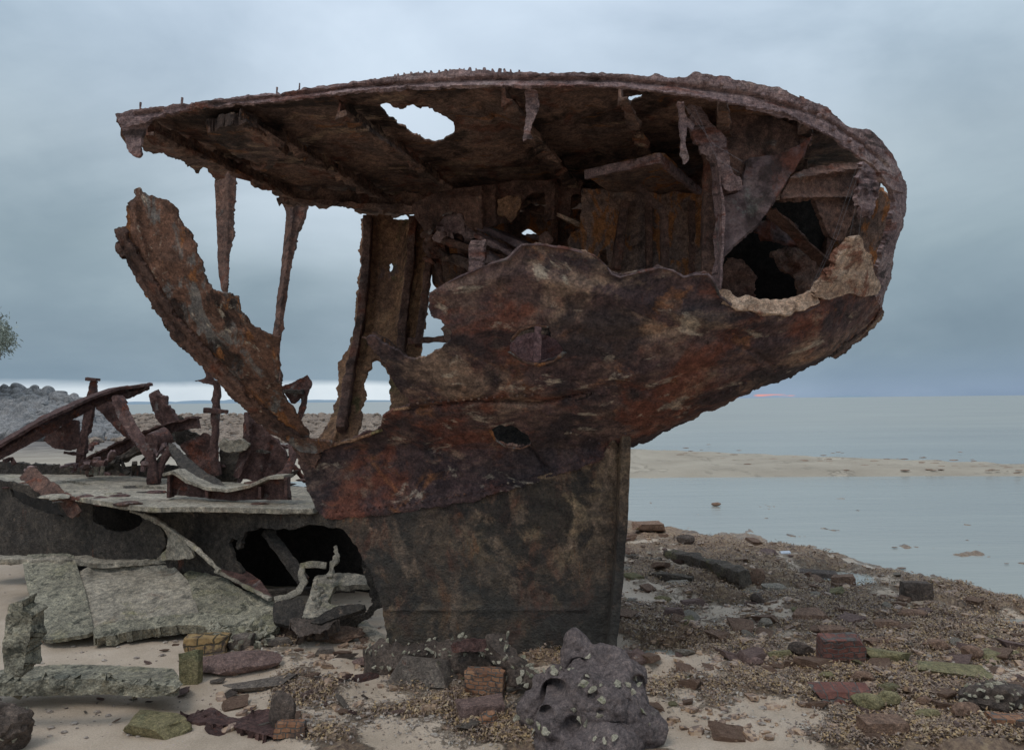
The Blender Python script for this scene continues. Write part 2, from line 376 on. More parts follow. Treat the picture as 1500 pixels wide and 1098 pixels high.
def weathered(name, base, patches=(), gain=1.0, bump=.012, scale=1.0, rough=.85, stretch=(1, 1, 1), rot=(0, 0, 0), fine=1.0, spec=.25, seed=0.0, zfade=None, crust=0.0):
    """base: ramp stops over a fractal noise; patches: (colour, scale, threshold, softness, strength, stretch)"""
    base = [(a, sat(c, gain)) for a, c in base]
    m, nt, p = nodes(name); tc = N_(nt, 'ShaderNodeTexCoord'); geo = tc.outputs['Object']
    n0 = noise_(nt, geo, 1.6*scale, 12, .68, .6, stretch=stretch, rot=rot, off=(seed, seed, seed))
    n1 = noise_(nt, geo, 9*scale, 9, .7, .2, off=(seed+3, 0, 0), stretch=(1, 1, 1))
    f = M_(nt, 'ADD', M_(nt, 'MULTIPLY', n0, .65), M_(nt, 'MULTIPLY', n1, .35))
    col = ramp_(nt, f, base)
    for i, (c, sc, th, so_, amt, stt) in enumerate(patches):
        nn = noise_(nt, geo, sc, 11, .66, .5, stretch=stt or (1, 1, 1), rot=rot, off=(seed+7.3*(i+1), 2.1*i, seed))
        k = ramp_(nt, nn, [(th, (0, 0, 0)), (min(1, th+so_), (amt, amt, amt))])
        col = mix_(nt, k, col, c)
    mt = noise_(nt, geo, 17*scale, 8, .75, .3)
    col = mix_(nt, .9*fine, col, ramp_(nt, mt, [(.36, (.48, .46, .46)), (.5, (1, 1, 1)), (.64, (1.7, 1.6, 1.5))]), 'MULTIPLY')
    sp = noise_(nt, geo, 70*scale, 4, .6)
    col = mix_(nt, .8*fine, col, ramp_(nt, sp, [(.3, (.55, .55, .56)), (.5, (1, 1, 1)), (.72, (1.6, 1.55, 1.5))]), 'MULTIPLY')
    if zfade:
        sep = N_(nt, 'ShaderNodeSeparateXYZ'); nt.links.new(geo, sep.inputs[0]); lo, hi, cc, amt = zfade
        e = M_(nt, 'ADD', sep.outputs['Z'], M_(nt, 'MULTIPLY', M_(nt, 'SUBTRACT', noise_(nt, geo, 2.2, 9, .7, .6), .5), 3.2))
        mr = N_(nt, 'ShaderNodeMapRange'); nt.links.new(e, mr.inputs[0]); mr.inputs[1].default_value = hi; mr.inputs[2].default_value = lo; mr.inputs[4].default_value = amt
        cs = mix_(nt, .8, cc, ramp_(nt, noise_(nt, geo, 14, 8, .75), [(.3, (.4, .4, .4)), (.5, (.9, .9, .9)), (.7, (1.8, 1.75, 1.6))]), 'MULTIPLY')
        col = mix_(nt, mr.outputs[0], col, cs)
    nt.links.new(col, p.inputs['Base Color'])
    # bump: flaking steps, pits, grain
    bump *= 1.5
    fl = ramp_(nt, noise_(nt, geo, 6*scale, 8, .65, .8, stretch=stretch, rot=rot), [(.30, (0,)*3), (.34, (.3,)*3), (.44, (.36,)*3), (.47, (.62,)*3), (.56, (.68,)*3), (.59, (1,)*3)])
    g1 = noise_(nt, geo, 28*scale, 9, .72); g2 = noise_(nt, geo, 110*scale, 4, .6)
    h = M_(nt, 'ADD', M_(nt, 'MULTIPLY', fl, .55), M_(nt, 'ADD', M_(nt, 'MULTIPLY', g1, 1.1), M_(nt, 'MULTIPLY', g2, .30)))
    if crust:
        vo = N_(nt, 'ShaderNodeTexVoronoi'); vo.inputs['Scale'].default_value = 60; nt.links.new(geo, vo.inputs['Vector'])
        h = M_(nt, 'ADD', h, M_(nt, 'MULTIPLY', vo.outputs['Distance'], -crust))
    b = N_(nt, 'ShaderNodeBump'); b.inputs['Strength'].default_value = 1; b.inputs['Distance'].default_value = bump; nt.links.new(h, b.inputs['Height'])
    nt.links.new(b.outputs[0], p.inputs['Normal'])
    p.inputs['Roughness'].default_value = rough; p.inputs['Specular IOR Level'].default_value = spec
    return m
HROT = (0, math.radians(-22), 0)
M = {}
M['hull'] = weathered('rusted hull plating', [(.36, (.035, .026, .030)), (.45, (.080, .052, .054)), (.50, (.120, .074, .070)), (.55, (.165, .104, .088)), (.64, (.25, .17, .14))],
    [(RED, 1.7, .50, .09, .7, None), (ORANGE, 3.4, .57, .08, .5, (.8, 1, 1.1)), (TAN, 2.3, .54, .08, .62, (.75, 1, 1.15)), ((.045, .036, .040), 1.9, .50, .08, .85, (.8, 1, 1.1)), (CREAM, 4.5, .585, .05, .6, (.7, 1, 1.2)), ((.055, .038, .037), 7.0, .55, .07, .6, (.7, 1, 1.2))],
    gain=.98, bump=.007, rot=HROT, stretch=(.8, 1, 1.15))
M['skeg'] = weathered('crusted lower plating', [(.30, DARKB), (.42, (.06, .043, .033)), (.50, (.10, .07, .05)), (.60, (.17, .12, .075)), (.7, (.23, .17, .10))],
    [(RED, 1.8, .53, .08, .55, (1.3, 1, .6)), (ORANGE, 4, .60, .05, .5, (1.5, 1, .5)), (TAN, 3.0, .54, .06, .5, (1.2, 1, .7)), ((.03, .028, .028), 2.2, .49, .06, .8, None)],
    gain=1.55, bump=.009, zfade=(.0, 1.30, (.066, .062, .056), .86), crust=.35)
M['black'] = weathered('cavity shade iron', [(.3, (.008, .008, .008)), (.5, (.02, .018, .017)), (.68, (.035, .03, .027))], bump=.012)  # near-black colour stands in for the shade inside the wreck
M['deck_under'] = weathered('dark rusted underside', [(.30, (.02, .015, .014)), (.45, (.06, .04, .034)), (.55, (.10, .062, .048)), (.68, (.15, .09, .065))],
    [(RED, 3, .54, .06, .6, None), (DARKB, 2.0, .50, .08, .8, None), (TAN, 2.6, .58, .04, .9, (.45, 1.6, 1)), (ORANGE, 5, .60, .04, .6, (.5, 1.6, 1))], gain=2.9, bump=.022, stretch=(.6, 1.5, 1), rot=(0, 0, math.radians(38)))
M['rim'] = weathered('purple grey rusted rim', [(.3, (.075, .05, .05)), (.45, (.16, .11, .11)), (.55, (.22, .155, .15)), (.7, (.30, .24, .23))],
    [(RED, 4, .55, .08, .7, (.6, 1, 2.5)), (DARKB, 5, .57, .07, .75, (.5, 1, 3)), (CREAM, 5, .66, .06, .6, None)], gain=1.5, bump=.012, stretch=(.5, .5, 2.6), scale=1.6)
M['frame'] = weathered('rusted frame iron', [(.3, (.035, .022, .02)), (.45, (.085, .052, .043)), (.56, (.14, .08, .062)), (.7, (.21, .13, .10))],
    [(RED, 4, .56, .09, .7, None), (GREY, 6, .63, .06, .55, None), (DARKB, 3, .56, .08, .7, None)], gain=1.45, bump=.012, scale=1.5)
M['horn'] = weathered('flaking frame plate', [(.3, (.05, .03, .025)), (.45, (.12, .068, .05)), (.56, (.19, .10, .07)), (.7, (.26, .17, .12))],
    [(GREY, 4.2, .52, .05, .85, (1.4, 1, .6)), (DARKB, 2.4, .53, .05, .8, None), (ORANGE, 3, .56, .04, .85, (2, 1, .5)), (CREAM, 8, .60, .04, .8, None)], gain=1.2, bump=.012, scale=1.3)
M['inner'] = weathered('inner plates', [(.3, (.035, .028, .028)), (.45, (.10, .07, .06)), (.56, (.16, .10, .075)), (.7, (.22, .15, .11))],
    [(ORANGE, 3.5, .53, .04, .95, (1.6, 1, .7)), (GREY, 3, .58, .1, .5, None), (DARKB, 2.5, .58, .06, .7, None)], gain=1.8, bump=.01, scale=1.3)
M['ochre'] = weathered('column plating', [(.3, (.06, .035, .028)), (.45, (.15, .085, .055)), (.56, (.23, .13, .075)), (.7, (.30, .20, .12))],
    [(OLIVE, 3, .56, .08, .8, (1.5, 1, .5)), (PURP, 5, .58, .06, .7, (1.6, 1, .5)), (DARKB, 3, .58, .06, .7, (1.6, 1, .5))], gain=1.7, bump=.012, scale=1.3, stretch=(1.5, 1, .6))
M['pale_web'] = weathered('pale purple web', [(.3, (.07, .04, .04)), (.45, (.22, .12, .115)), (.56, (.32, .19, .19)), (.7, (.44, .30, .30))], [(RED, 5, .55, .06, .7, None)], bump=.01, scale=1.5)
M['web'] = weathered('grey web plate', [(.3, (.05, .033, .036)), (.45, (.12, .082, .085)), (.56, (.17, .125, .125)), (.7, (.26, .21, .20))],
    [((.24, .25, .23), 3, .57, .07, .75, None), (RED, 3, .52, .08, .75, None), (DARKB, 2.4, .55, .07, .7, None)], gain=1.2, bump=.012, scale=1.0, fine=.6)
M['wood'] = weathered('bleached timber', [(.3, (.20, .11, .075)), (.45, (.42, .28, .20)), (.56, (.56, .41, .31)), (.7, (.68, .56, .46))],
    [(RED, 4, .53, .06, .8, None), ((.15, .1, .07), 9, .60, .05, .7, (.5, 1, 2.5))], bump=.008, scale=1.8, stretch=(.5, 1, 2.2))
M['wreck_rust'] = weathered('purple brown wreck iron', [(.3, (.045, .028, .028)), (.45, (.11, .062, .056)), (.56, (.17, .10, .09)), (.7, (.25, .17, .15))],
    [(RED, 4, .57, .08, .7, None), (GREY, 5, .60, .07, .6, None)], gain=0.8, bump=.012, scale=1.4)
M['wreck_dark'] = weathered('dark crusted wreck side', [(.3, (.018, .017, .016)), (.45, (.05, .043, .038)), (.56, (.078, .066, .056)), (.7, (.13, .105, .08))],
    [(RED, 3, .62, .06, .6, (2, 1, .5)), (TAN, 6, .66, .05, .4, None)], gain=1.25, bump=.016, scale=1.3, crust=.4)
M['mud'] = weathered('silt covered iron', [(.3, (.11, .10, .085)), (.43, (.25, .222, .178)), (.54, (.345, .306, .248)), (.68, (.45, .405, .335))],
    [(OLIVE, 2.6, .58, .1, .6, None), ((.3, .22, .17), 3.5, .62, .08, .6, None), ((.07, .068, .06), 3, .58, .06, .6, None), ((.20, .12, .08), 2.2, .60, .06, .5, None)], bump=.006, scale=1.3, crust=.2)
M['mudgreen'] = weathered('weedy silt plate', [(.3, (.10, .10, .082)), (.43, (.235, .215, .165)), (.54, (.32, .295, .225)), (.68, (.43, .395, .31))],
    [(OLIVE, 2.2, .54, .1, .45, None), ((.07, .07, .055), 12, .56, .06, .8, None)], bump=.012, scale=1.3, crust=.6)
def rockmat(name, a, b, c, pt=(), bump=.014, scale=3, g=1.5):
    a, b, c = [(q[0]*1.2, q[1]*.99, q[2]*.84) for q in (a, b, c)]
    return weathered(name, [(.3, sat(a, g)), (.5, sat(b, g)), (.68, sat(c, g))], pt, bump=bump, scale=scale, fine=.9)
GREEN = (.25, .26, .15)
M['rock_brown'] = rockmat('brown stone', (.085, .065, .055), (.17, .13, .11), (.28, .23, .20), [(OLIVE, 6, .60, .08, .6, None)])
M['rock_dark'] = rockmat('dark stone', (.03, .03, .03), (.085, .08, .08), (.17, .16, .155), [(TAN, 8, .64, .05, .5, None)])
M['rock_green'] = rockmat('algae stone', (.08, .08, .055), (.18, .19, .12), (.30, .29, .21), [(GREEN, 4, .50, .10, .7, None)])
M['rock_blue'] = rockmat('blue grey stone', (.085, .087, .085), (.20, .21, .205), (.30, .31, .30), [(GREEN, 6, .58, .08, .5, None)])
M['rock_purple'] = rockmat('purple grey stone', (.06, .05, .052), (.16, .13, .135), (.25, .21, .21), [])
M['slate'] = rockmat('slate shard', (.035, .035, .036), (.13, .13, .13), (.24, .25, .24), [(OLIVE, 7, .6, .08, .5, None), (RED, 7, .64, .05, .6, None)])
M['seawall'] = rockmat('seawall stone', (.11, .13, .155), (.19, .225, .265), (.27, .32, .38), scale=.5, bump=.004, g=.95)
M['barn'] = rockmat('boulder concretion', (.05, .047, .055), (.12, .118, .135), (.19, .185, .205), [(BLACK, 4, .60, .07, .6, None), ((.22, .20, .18), 9, .62, .06, .5, None)], bump=.012, scale=3, g=1.35)
M['shell'] = rockmat('oyster shell', (.075, .082, .075), (.21, .235, .215), (.34, .37, .35), [((.25, .28, .13), 12, .56, .1, .6, None)], bump=.004, scale=8)
M['drift'] = weathered('driftwood', [(.3, (.05, .04, .033)), (.5, (.13, .105, .085)), (.68, (.22, .18, .14))], [(OLIVE, 5, .58, .08, .6, None)], bump=.012, scale=3, stretch=(.4, 1, 2))
def brickmat(name, a, b, c, mortar=(.12, .11, .10), scale=7.0):
    m, nt, p = nodes(name); tc = N_(nt, 'ShaderNodeTexCoord'); geo = tc.outputs['Object']
    col = ramp_(nt, noise_(nt, geo, 9, 10, .7), [(.3, a), (.5, b), (.68, c)])
    br = N_(nt, 'ShaderNodeTexBrick'); mp = N_(nt, 'ShaderNodeMapping'); mp.inputs['Rotation'].default_value = (math.radians(70), 0, .1)
    nz = N_(nt, 'ShaderNodeTexNoise'); nz.inputs['Scale'].default_value = 9; nz.inputs['Detail'].default_value = 4; nt.links.new(geo, nz.inputs['Vector'])
    va = N_(nt, 'ShaderNodeVectorMath', operation='MULTIPLY_ADD'); nt.links.new(nz.outputs['Color'], va.inputs[0]); va.inputs[1].default_value = (.07, .07, .07); nt.links.new(geo, va.inputs[2])
    nt.links.new(va.outputs[0], mp.inputs[0]); nt.links.new(mp.outputs[0], br.inputs['Vector']); br.inputs['Scale'].default_value = scale
    br.inputs['Mortar Size'].default_value = .03; br.inputs['Mortar Smooth'].default_value = .5
    col = mix_(nt, br.outputs['Fac'], col, mortar)
    col = mix_(nt, ramp_(nt, noise_(nt, geo, 12, 8, .7), [(.5, (0,)*3), (.58, (.8,)*3)]), col, (.07, .05, .045))
    nt.links.new(col, p.inputs['Base Color']); h = M_(nt, 'SUBTRACT', noise_(nt, geo, 40, 8, .7), M_(nt, 'MULTIPLY', br.outputs['Fac'], .8))
    b_ = N_(nt, 'ShaderNodeBump'); b_.inputs['Distance'].default_value = .012; nt.links.new(h, b_.inputs['Height']); nt.links.new(b_.outputs[0], p.inputs['Normal'])
    p.inputs['Roughness'].default_value = .8; return m
M['brick_red'] = brickmat('red brick', (.09, .035, .028), (.20, .075, .055), (.30, .14, .10))
M['brick_orange'] = brickmat('orange brick', (.16, .07, .04), (.33, .16, .085), (.42, .25, .14), scale=9)
M['brick_yellow'] = brickmat('yellow brick', (.16, .10, .04), (.35, .22, .09), (.42, .30, .15), mortar=(.08, .06, .03), scale=4)
# ------------------------------------------------------------------ ground
def coast(x):   # nearest water line of the open sea
    return np.interp(x, [-60, -30, -14, -4, 1, 4.4, 9.8, 14, 20, 40, 400], [120, 110, 95, 70, 45, 29.5, 24.5, 20.8, 18.8, 17, 17])
def shore_y(x):  # where the near rubble bank meets the pool
    return np.interp(x, [-30, -8, -4, -1, 1.76, 2.4, 3.5, 4.1, 4.67, 5.3, 6.5, 9], [13.5, 13, 12.4, 12.2, 11.5, 10.4, 9.4, 8.3, 6.95, 5.0, 3.0, 0])
def pool_back(x):
    return np.interp(x, [-60, -9, -5, 0, 4, 30, 400], [14.0, 14.6, 16.4, 17.6, 18.3, 18.3, 18.3])
def sstep(a, b, v): u = np.clip((v-a)/(b-a), 0, 1); return u*u*(3-2*u)
PUD = [((962, 950), .22), ((1128, 862), .30), ((1285, 852), .35), ((1062, 884), .22), ((1215, 836), .3), ((1480, 905), .25), ((1010, 858), .2), ((945, 990), .15)]
def ground_base(x, y):
    bank = sstep(1.6, -1.0, y-shore_y(x))*.19
    pb = pool_back(x); cs = coast(x); w = np.maximum(cs-pb, .01)
    u = (y-pb)/w; bar_ = sstep(-.03, .12, u)*sstep(1.06, .85, u)*.17*sstep(0, 2, cs-pb)
    h = -.13 + np.maximum(bank, bar_)
    h = np.where(y > cs+2, -.5, h)
    return h
def weed_mask(x, y, nz):
    px, py = project(np.stack([x, y, np.zeros_like(x)], -1))
    right = sstep(860, 960, px)
    low = sstep(945, 1000, py)*sstep(250, 440, px)*(1-right)*.27
    foot = sstep(905, 930, py)*sstep(380, 430, px)*sstep(905, 880, px)*.30
    m = right*.95+low+foot
    m = m*(1-.38*sstep(910, 960, px)*sstep(865, 900, py)*sstep(1230, 1130, px))
    m = m*(1-.4*sstep(860, 900, px)*sstep(1015, 1055, py)*sstep(1300, 1220, px))
    return np.clip(m + nz*.9 - .22, 0, 1)*(y > 2)*(m > .05)
def make_ground():
    def axis(near0, near1, d, far, n):
        a = np.arange(near0, near1, d); k = np.arange(1, n+1)/n
        hi = near1 + (far-near1)*(k**4.2)*1.0; hi = near1 + (np.exp(k*math.log(1+(far-near1)/1.0))-1)*1.0
        return a, hi
    ax, hix = axis(-5.2, 6.2, .028, 9000, 70); _, lox = axis(5.2, 5.2, 1, 9000, 70)
    xs = np.concatenate([-lox[::-1], ax, hix]); ay, hiy = axis(2.6, 9.0, .024, 9000, 170)
    ys = np.concatenate([[-200, -40, -10, -2, 1, 2], ay, hiy])
    X, Y = np.meshgrid(xs, ys); x = X.ravel(); y = Y.ravel(); h = ground_base(x, y)
    n = np.zeros(len(x)); nz = np.zeros(len(x)); near = (y < 30) & (y > 2) & (np.abs(x) < 24)
    idx = np.where(near)[0]
    for i in idx:
        p = Vector((x[i], y[i], 0)); nz[i] = mn.noise(p*1.3+Vector((3, 3, 3)))+.5*mn.noise(p*3.7)
        n[i] = mn.noise(p*.8)*.03+mn.noise(p*2.6)*.014+mn.noise(p*7.3)*.006
    far = ~near & (y > 2)
    for i in np.where(far & (np.abs(x) < 400) & (y < 400))[0]:
        p = Vector((x[i]*.25, y[i]*.25, 0)); n[i] = mn.noise(p)*.05+mn.noise(p*3)*.03
    wd = weed_mask(x, y, nz)
    for i in idx[wd[idx] > .1]:
        p = Vector((x[i], y[i], 0)); n[i] += min(1, wd[i]*1.5)*(max(0, mn.noise(p*2.3))*.07+abs(mn.noise(p*6))*.06+abs(mn.noise(p*15))*.035+abs(mn.noise(p*33))*.016)
    for (a, b), r in PUD:
        c = on_z(float(a), float(b), 0.0); e = np.exp(-(((x-c[0])/(r*1.8))**2+((y-c[1])/r)**2)**1.5)*(y > 2); h = h*(1-e)-.115*e; n = n*(1-.6*e); wd = wd*(1-.8*e)
    z = h + n*np.where(h > -.4, 1, .2)*np.where((y > 15) & (y < 32), .25, 1) + wd*.01
    V = np.stack([x, y, z], -1); nx, ny = len(xs), len(ys)
    i = np.arange(nx*ny).reshape(ny, nx); F = np.stack([i[:-1, :-1], i[:-1, 1:], i[1:, 1:], i[1:, :-1]], -1).reshape(-1, 4)
    me = bpy.data.meshes.new('ground'); me.vertices.add(len(V)); me.vertices.foreach_set('co', V.ravel())
    me.loops.add(F.size); me.loops.foreach_set('vertex_index', F.ravel()); me.polygons.add(len(F))
    me.polygons.foreach_set('loop_start', np.arange(0, F.size, 4)); me.polygons.foreach_set('loop_total', np.full(len(F), 4)); me.update()
    me.polygons.foreach_set('use_smooth', [True]*len(F))
    at = me.attributes.new('weed', 'FLOAT', 'POINT'); at.data.foreach_set('value', wd)
    px, py = project(np.stack([x, np.maximum(y, .5), z], -1))
    al = sstep(9, 12, y)*sstep(22, 16, y)*sstep(-6, -9, x)
    at = me.attributes.new('algae', 'FLOAT', 'POINT'); at.data.foreach_set('value', al)
    me.materials.append(M['ground']); o = bpy.data.objects.new('ground', me); COL.objects.link(o); o['kind'] = 'structure'
    return o
def ground_mat():
    m, nt, p = nodes('beach ground'); geo = N_(nt, 'ShaderNodeNewGeometry').outputs['Position']
    sand = ramp_(nt, noise_(nt, geo, 2.2, 9, .65), [(.3, (.38, .30, .225)), (.5, (.49, .39, .30)), (.7, (.56, .455, .36))])
    sand = mix_(nt, .8, sand, ramp_(nt, noise_(nt, geo, 130, 5, .7), [(.3, (.68, .66, .64)), (.5, (1, 1, 1)), (.72, (1.3, 1.28, 1.24))]), 'MULTIPLY')
    vo = N_(nt, 'ShaderNodeTexVoronoi'); vo.inputs['Scale'].default_value = 38; nt.links.new(geo, vo.inputs['Vector'])
    sandp = mix_(nt, ramp_(nt, vo.outputs['Distance'], [(.08, (.5,)*3), (.16, (0,)*3)]), sand, mix_(nt, .6, (.3, .27, .24), vo.outputs['Color']))
    peb = ramp_(nt, noise_(nt, geo, 3.5, 6), [(.48, (0,)*3), (.56, (.7,)*3)]); sand = mix_(nt, peb, sand, sandp)
    wd = N_(nt, 'ShaderNodeAttribute'); wd.attribute_name = 'weed'
    weed = ramp_(nt, noise_(nt, geo, 22, 9, .75), [(.3, (.075, .05, .038)), (.40, (.21, .14, .10)), (.52, (.35, .24, .165)), (.62, (.48, .34, .21)), (.74, (.56, .46, .36))])
    weed = mix_(nt, ramp_(nt, noise_(nt, geo, 5, 8, .7), [(.54, (0,)*3), (.64, (.7,)*3)]), weed, (.07, .062, .06))
    k = M_(nt, 'ADD', wd.outputs['Fac'], M_(nt, 'MULTIPLY', M_(nt, 'SUBTRACT', noise_(nt, geo, 8, 9, .75), .5), 1.3))
    kf = ramp_(nt, k, [(.30, (0,)*3), (.46, (1,)*3)])
    kf = mix_(nt, 1.0, kf, ramp_(nt, wd.outputs['Fac'], [(.02, (0,)*3), (.1, (1,)*3)]), 'MULTIPLY')
    col = mix_(nt, kf, sand, weed)
    al = N_(nt, 'ShaderNodeAttribute'); al.attribute_name = 'algae'
    ak = mix_(nt, 1.0, ramp_(nt, noise_(nt, geo, .8, 6), [(.45, (0,)*3), (.6, (.8,)*3)]), al.outputs['Fac'], 'MULTIPLY')
    col = mix_(nt, ak, col, (.21, .22, .09))
    # far flats: rocky grey brown
    sep = N_(nt, 'ShaderNodeSeparateXYZ'); nt.links.new(geo, sep.inputs[0])
    fr = N_(nt, 'ShaderNodeMapRange'); nt.links.new(sep.outputs['Y'], fr.inputs[0]); fr.inputs[1].default_value = 22; fr.inputs[2].default_value = 34
    fx = N_(nt, 'ShaderNodeMapRange'); nt.links.new(sep.outputs['X'], fx.inputs[0]); fx.inputs[1].default_value = 1; fx.inputs[2].default_value = -6
    fb = N_(nt, 'ShaderNodeMapRange'); nt.links.new(sep.outputs['Y'], fb.inputs[0]); fb.inputs[1].default_value = 14; fb.inputs[2].default_value = 17
    wd2 = fb.outputs[0]; col = mix_(nt, wd2, col, ramp_(nt, noise_(nt, geo, .6, 7, .6), [(.35, (.39, .325, .25)), (.65, (.48, .41, .32))]))
    fcol = ramp_(nt, noise_(nt, geo, 1.2, 9, .7), [(.36, (.07, .06, .055)), (.5, (.17, .145, .13)), (.62, (.27, .24, .21)), (.7, (.33, .3, .26))])
    col = mix_(nt, M_(nt, 'MULTIPLY', fr.outputs[0], fx.outputs[0]), col, fcol)
    # wet near the water level
    wet = N_(nt, 'ShaderNodeMapRange'); nt.links.new(sep.outputs['Z'], wet.inputs[0]); wet.inputs[1].default_value = .085; wet.inputs[2].default_value = -.03
    wet = M_(nt, 'MULTIPLY', wet.outputs[0], M_(nt, 'SUBTRACT', 1.0, wd2)); col = mix_(nt, M_(nt, 'MULTIPLY', wet, .12), col, mix_(nt, 1.0, col, (.5, .5, .52), 'MULTIPLY'))
    nt.links.new(col, p.inputs['Base Color'])
    r = N_(nt, 'ShaderNodeMapRange'); nt.links.new(wet, r.inputs[0]); r.inputs[3].default_value = .85; r.inputs[4].default_value = .28
    nt.links.new(r.outputs[0], p.inputs['Roughness']); p.inputs['Specular IOR Level'].default_value = .35
    h = M_(nt, 'ADD', M_(nt, 'MULTIPLY', noise_(nt, geo, 60, 8, .7), .3), M_(nt, 'MULTIPLY', mix_(nt, kf, (.0, .0, .0), noise_(nt, geo, 26, 9, .8)), 1.8))
    b = N_(nt, 'ShaderNodeBump'); b.inputs['Distance'].default_value = .018; nt.links.new(h, b.inputs['Height']); nt.links.new(b.outputs[0], p.inputs['Normal'])
    return m
M['ground'] = ground_mat()
make_ground()
def water():
    m, nt, p = nodes('silty shallow water'); geo = N_(nt, 'ShaderNodeNewGeometry').outputs['Position']
    sep = N_(nt, 'ShaderNodeSeparateXYZ'); nt.links.new(geo, sep.inputs[0])
    c = ramp_(nt, noise_(nt, geo, .12, 6, .6, stretch=(.5, 1.5, 1)), [(.35, (.30, .305, .28)), (.65, (.36, .365, .325))])
    nt.links.new(c, p.inputs['Base Color'])
    far = N_(nt, 'ShaderNodeMapRange'); nt.links.new(sep.outputs['Y'], far.inputs[0]); far.inputs[1].default_value = 18; far.inputs[2].default_value = 60
    r = N_(nt, 'ShaderNodeMapRange'); nt.links.new(far.outputs[0], r.inputs[0]); r.inputs[3].default_value = .16; r.inputs[4].default_value = .35
    nt.links.new(r.outputs[0], p.inputs['Roughness'])
    w1 = noise_(nt, geo, 1.4, 6, .6, stretch=(.35, 1.6, 1)); w2 = noise_(nt, geo, 7, 4, .6, stretch=(.5, 1.5, 1))
    h = M_(nt, 'ADD', w1, M_(nt, 'MULTIPLY', w2, .25))
    b = N_(nt, 'ShaderNodeBump'); b.inputs['Distance'].default_value = .02; b.inputs['Strength'].default_value = .6; nt.links.new(h, b.inputs['Height']); nt.links.new(b.outputs[0], p.inputs['Normal'])
    me = bpy.data.meshes.new('water'); s = 9000
    me.from_pydata([(-s, -150, 0), (s, -150, 0), (s, s, 0), (-s, s, 0)], [], [(0, 1, 2, 3)]); me.materials.append(m)
    o = bpy.data.objects.new('water', me); COL.objects.link(o); o.location.z = -.052; o['kind'] = 'structure'
water()
# ================================================================== STERN OF THE WRECK
stern = empty('shipwreck_stern', (.78, 5.5, 0), 'large rusted overhanging ship stern, torn open and standing on its narrow keel plate', 'shipwreck')
RMH = M['hull']
# near side plating above the long seam
hull_out = [(479,763),(460,740),(440,683),(433,662),(467,657),(517,643),(557,629),(563,607),(576,600),(600,597),(598,580),(580,566),(572,548),(558,527),(540,505),(536,496),(548,492),(575,512),(600,527),(622,522),(645,512),(660,498),(663,488),(652,475),(636,465),(628,450),(628,430),(660,412),(690,397),(720,385),(745,378),(757,366),(765,357),(790,357),(830,363),(870,373),(884,385),(895,400),(908,405),(940,397),(965,391),(985,395),(1000,405),(1020,400),(1036,401),(1045,415),(1054,432),(1072,446),(1100,456),(1140,460),(1180,452),(1205,436),(1240,428),(1262,410),(1281,425),(1292,440),(1290,456),(1283,470),(1270,487),(1252,503),(1238,514),(1214,523),(1190,537),(1150,554),(1100,575),(1060,595),(1000,620),(960,640),(928,655),(910,655),(896,652),(880,674),(834,690),(780,708),(708,730),(636,744),(564,753)]
h1 = [(745,517),(748,499),(762,482),(785,475),(803,478),(806,494),(818,502),(826,516),(812,526),(790,533),(766,529)]
h2 = [(718,630),(732,621),(752,624),(772,638),(778,650),(762,656),(740,653),(726,645)]
rl = ridge([([(600,600),(700,585),(790,590),(860,575),(900,560),(960,575),(1010,545),(1100,530)], 5, .028), ([(700,590),(800,605),(900,600)], 16, -.02),
            ([(560,632),(640,650),(760,690),(890,640)], 30, .03), ([(775,650),(800,688)], 4, .02), ([(1080,508),(1105,515),(1130,535)], 3.5, .03),
            ([(640,430),(760,400),(880,430),(1040,470),(1200,470)], 14, -.03), ([(477,757),(564,748),(636,739),(708,725),(780,704),(834,686),(880,670)], 10, -.035), ([(600,597),(700,584),(790,588),(860,573)], 2.6, .05), ([(770,648),(806,690)], 2.5, .03), ([(820,480),(900,500),(1000,480),(1100,500),(1240,470)], 9, .018),
            ([(900,560),(1000,530),(1150,500)], 12, -.02), ([(940,620),(1060,570),(1200,510)], 5, .016), ([(850,480),(880,520),(840,560)], 5, .014)])
hullg = sheet_geo(hull_out, NEAR(), th=.022, step=3.4, jg=1.8, crag=.008, holes=[h1, h2, [(830,584),(850,579),(868,574),(867,579),(850,587),(836,588)]], rough=.022, rsc=1.9, relief=rl)
rs = []
for x_ in np.arange(492, 876, 9.0):
    y_ = float(np.interp(x_, [477,564,636,708,780,834,880], [757,748,739,725,704,686,670]))-7; rs.append(pp(x_, y_, float(hull_hit(np.array([x_]), np.array([y_]), False)[0])-.035))
for (x0, y0), (x1, y1), k_ in [((612,590),(780,578),16), ((905,640),(1180,525),26), ((892,655),(780,612),9)]:
    for u in np.linspace(0, 1, k_):
        x_, y_ = x0+(x1-x0)*u, y0+(y1-y0)*u; rs.append(pp(x_, y_, float(hull_hit(np.array([x_]), np.array([y_]), False)[0])-.012))
link_mesh('hull_plating', *merge(hullg, rivets(rs, .010, (0, -1, -.3))), RMH, stern)
# lower keel plate
sk_out = [(477,759),(564,747),(636,738),(708,724),(780,702),(834,684),(880,668),(900,645),(911,655),(911,700),(906,800),(898,900),(890,985),(880,1015),(600,1010),(566,990),(566,915),(556,877),(541,834),(527,808),(506,778),(484,768)]
rls = ridge([([(560,894),(700,892),(860,893)], 2.6, -.012), ([(850,745),(858,770)], 8, -.02), ([(800,800),(820,830)], 9, .01)])
sheet('keel_plate', sk_out, NEAR(-.012), M['skeg'], stern, th=.16, step=4, jg=1.5, rough=.012, rsc=3, relief=rls, crag=.008)
V, F = bar_geo([pp(915, 632, 5.46), pp(910, 760, 5.46), pp(901, 880, 5.46), pp(889, 1000, 5.46)], .075, .20, up=(0, 1, 0), rough=.006, taper=(1.0, .85))
link_mesh('stern_post', V, F, M['skeg'], stern)
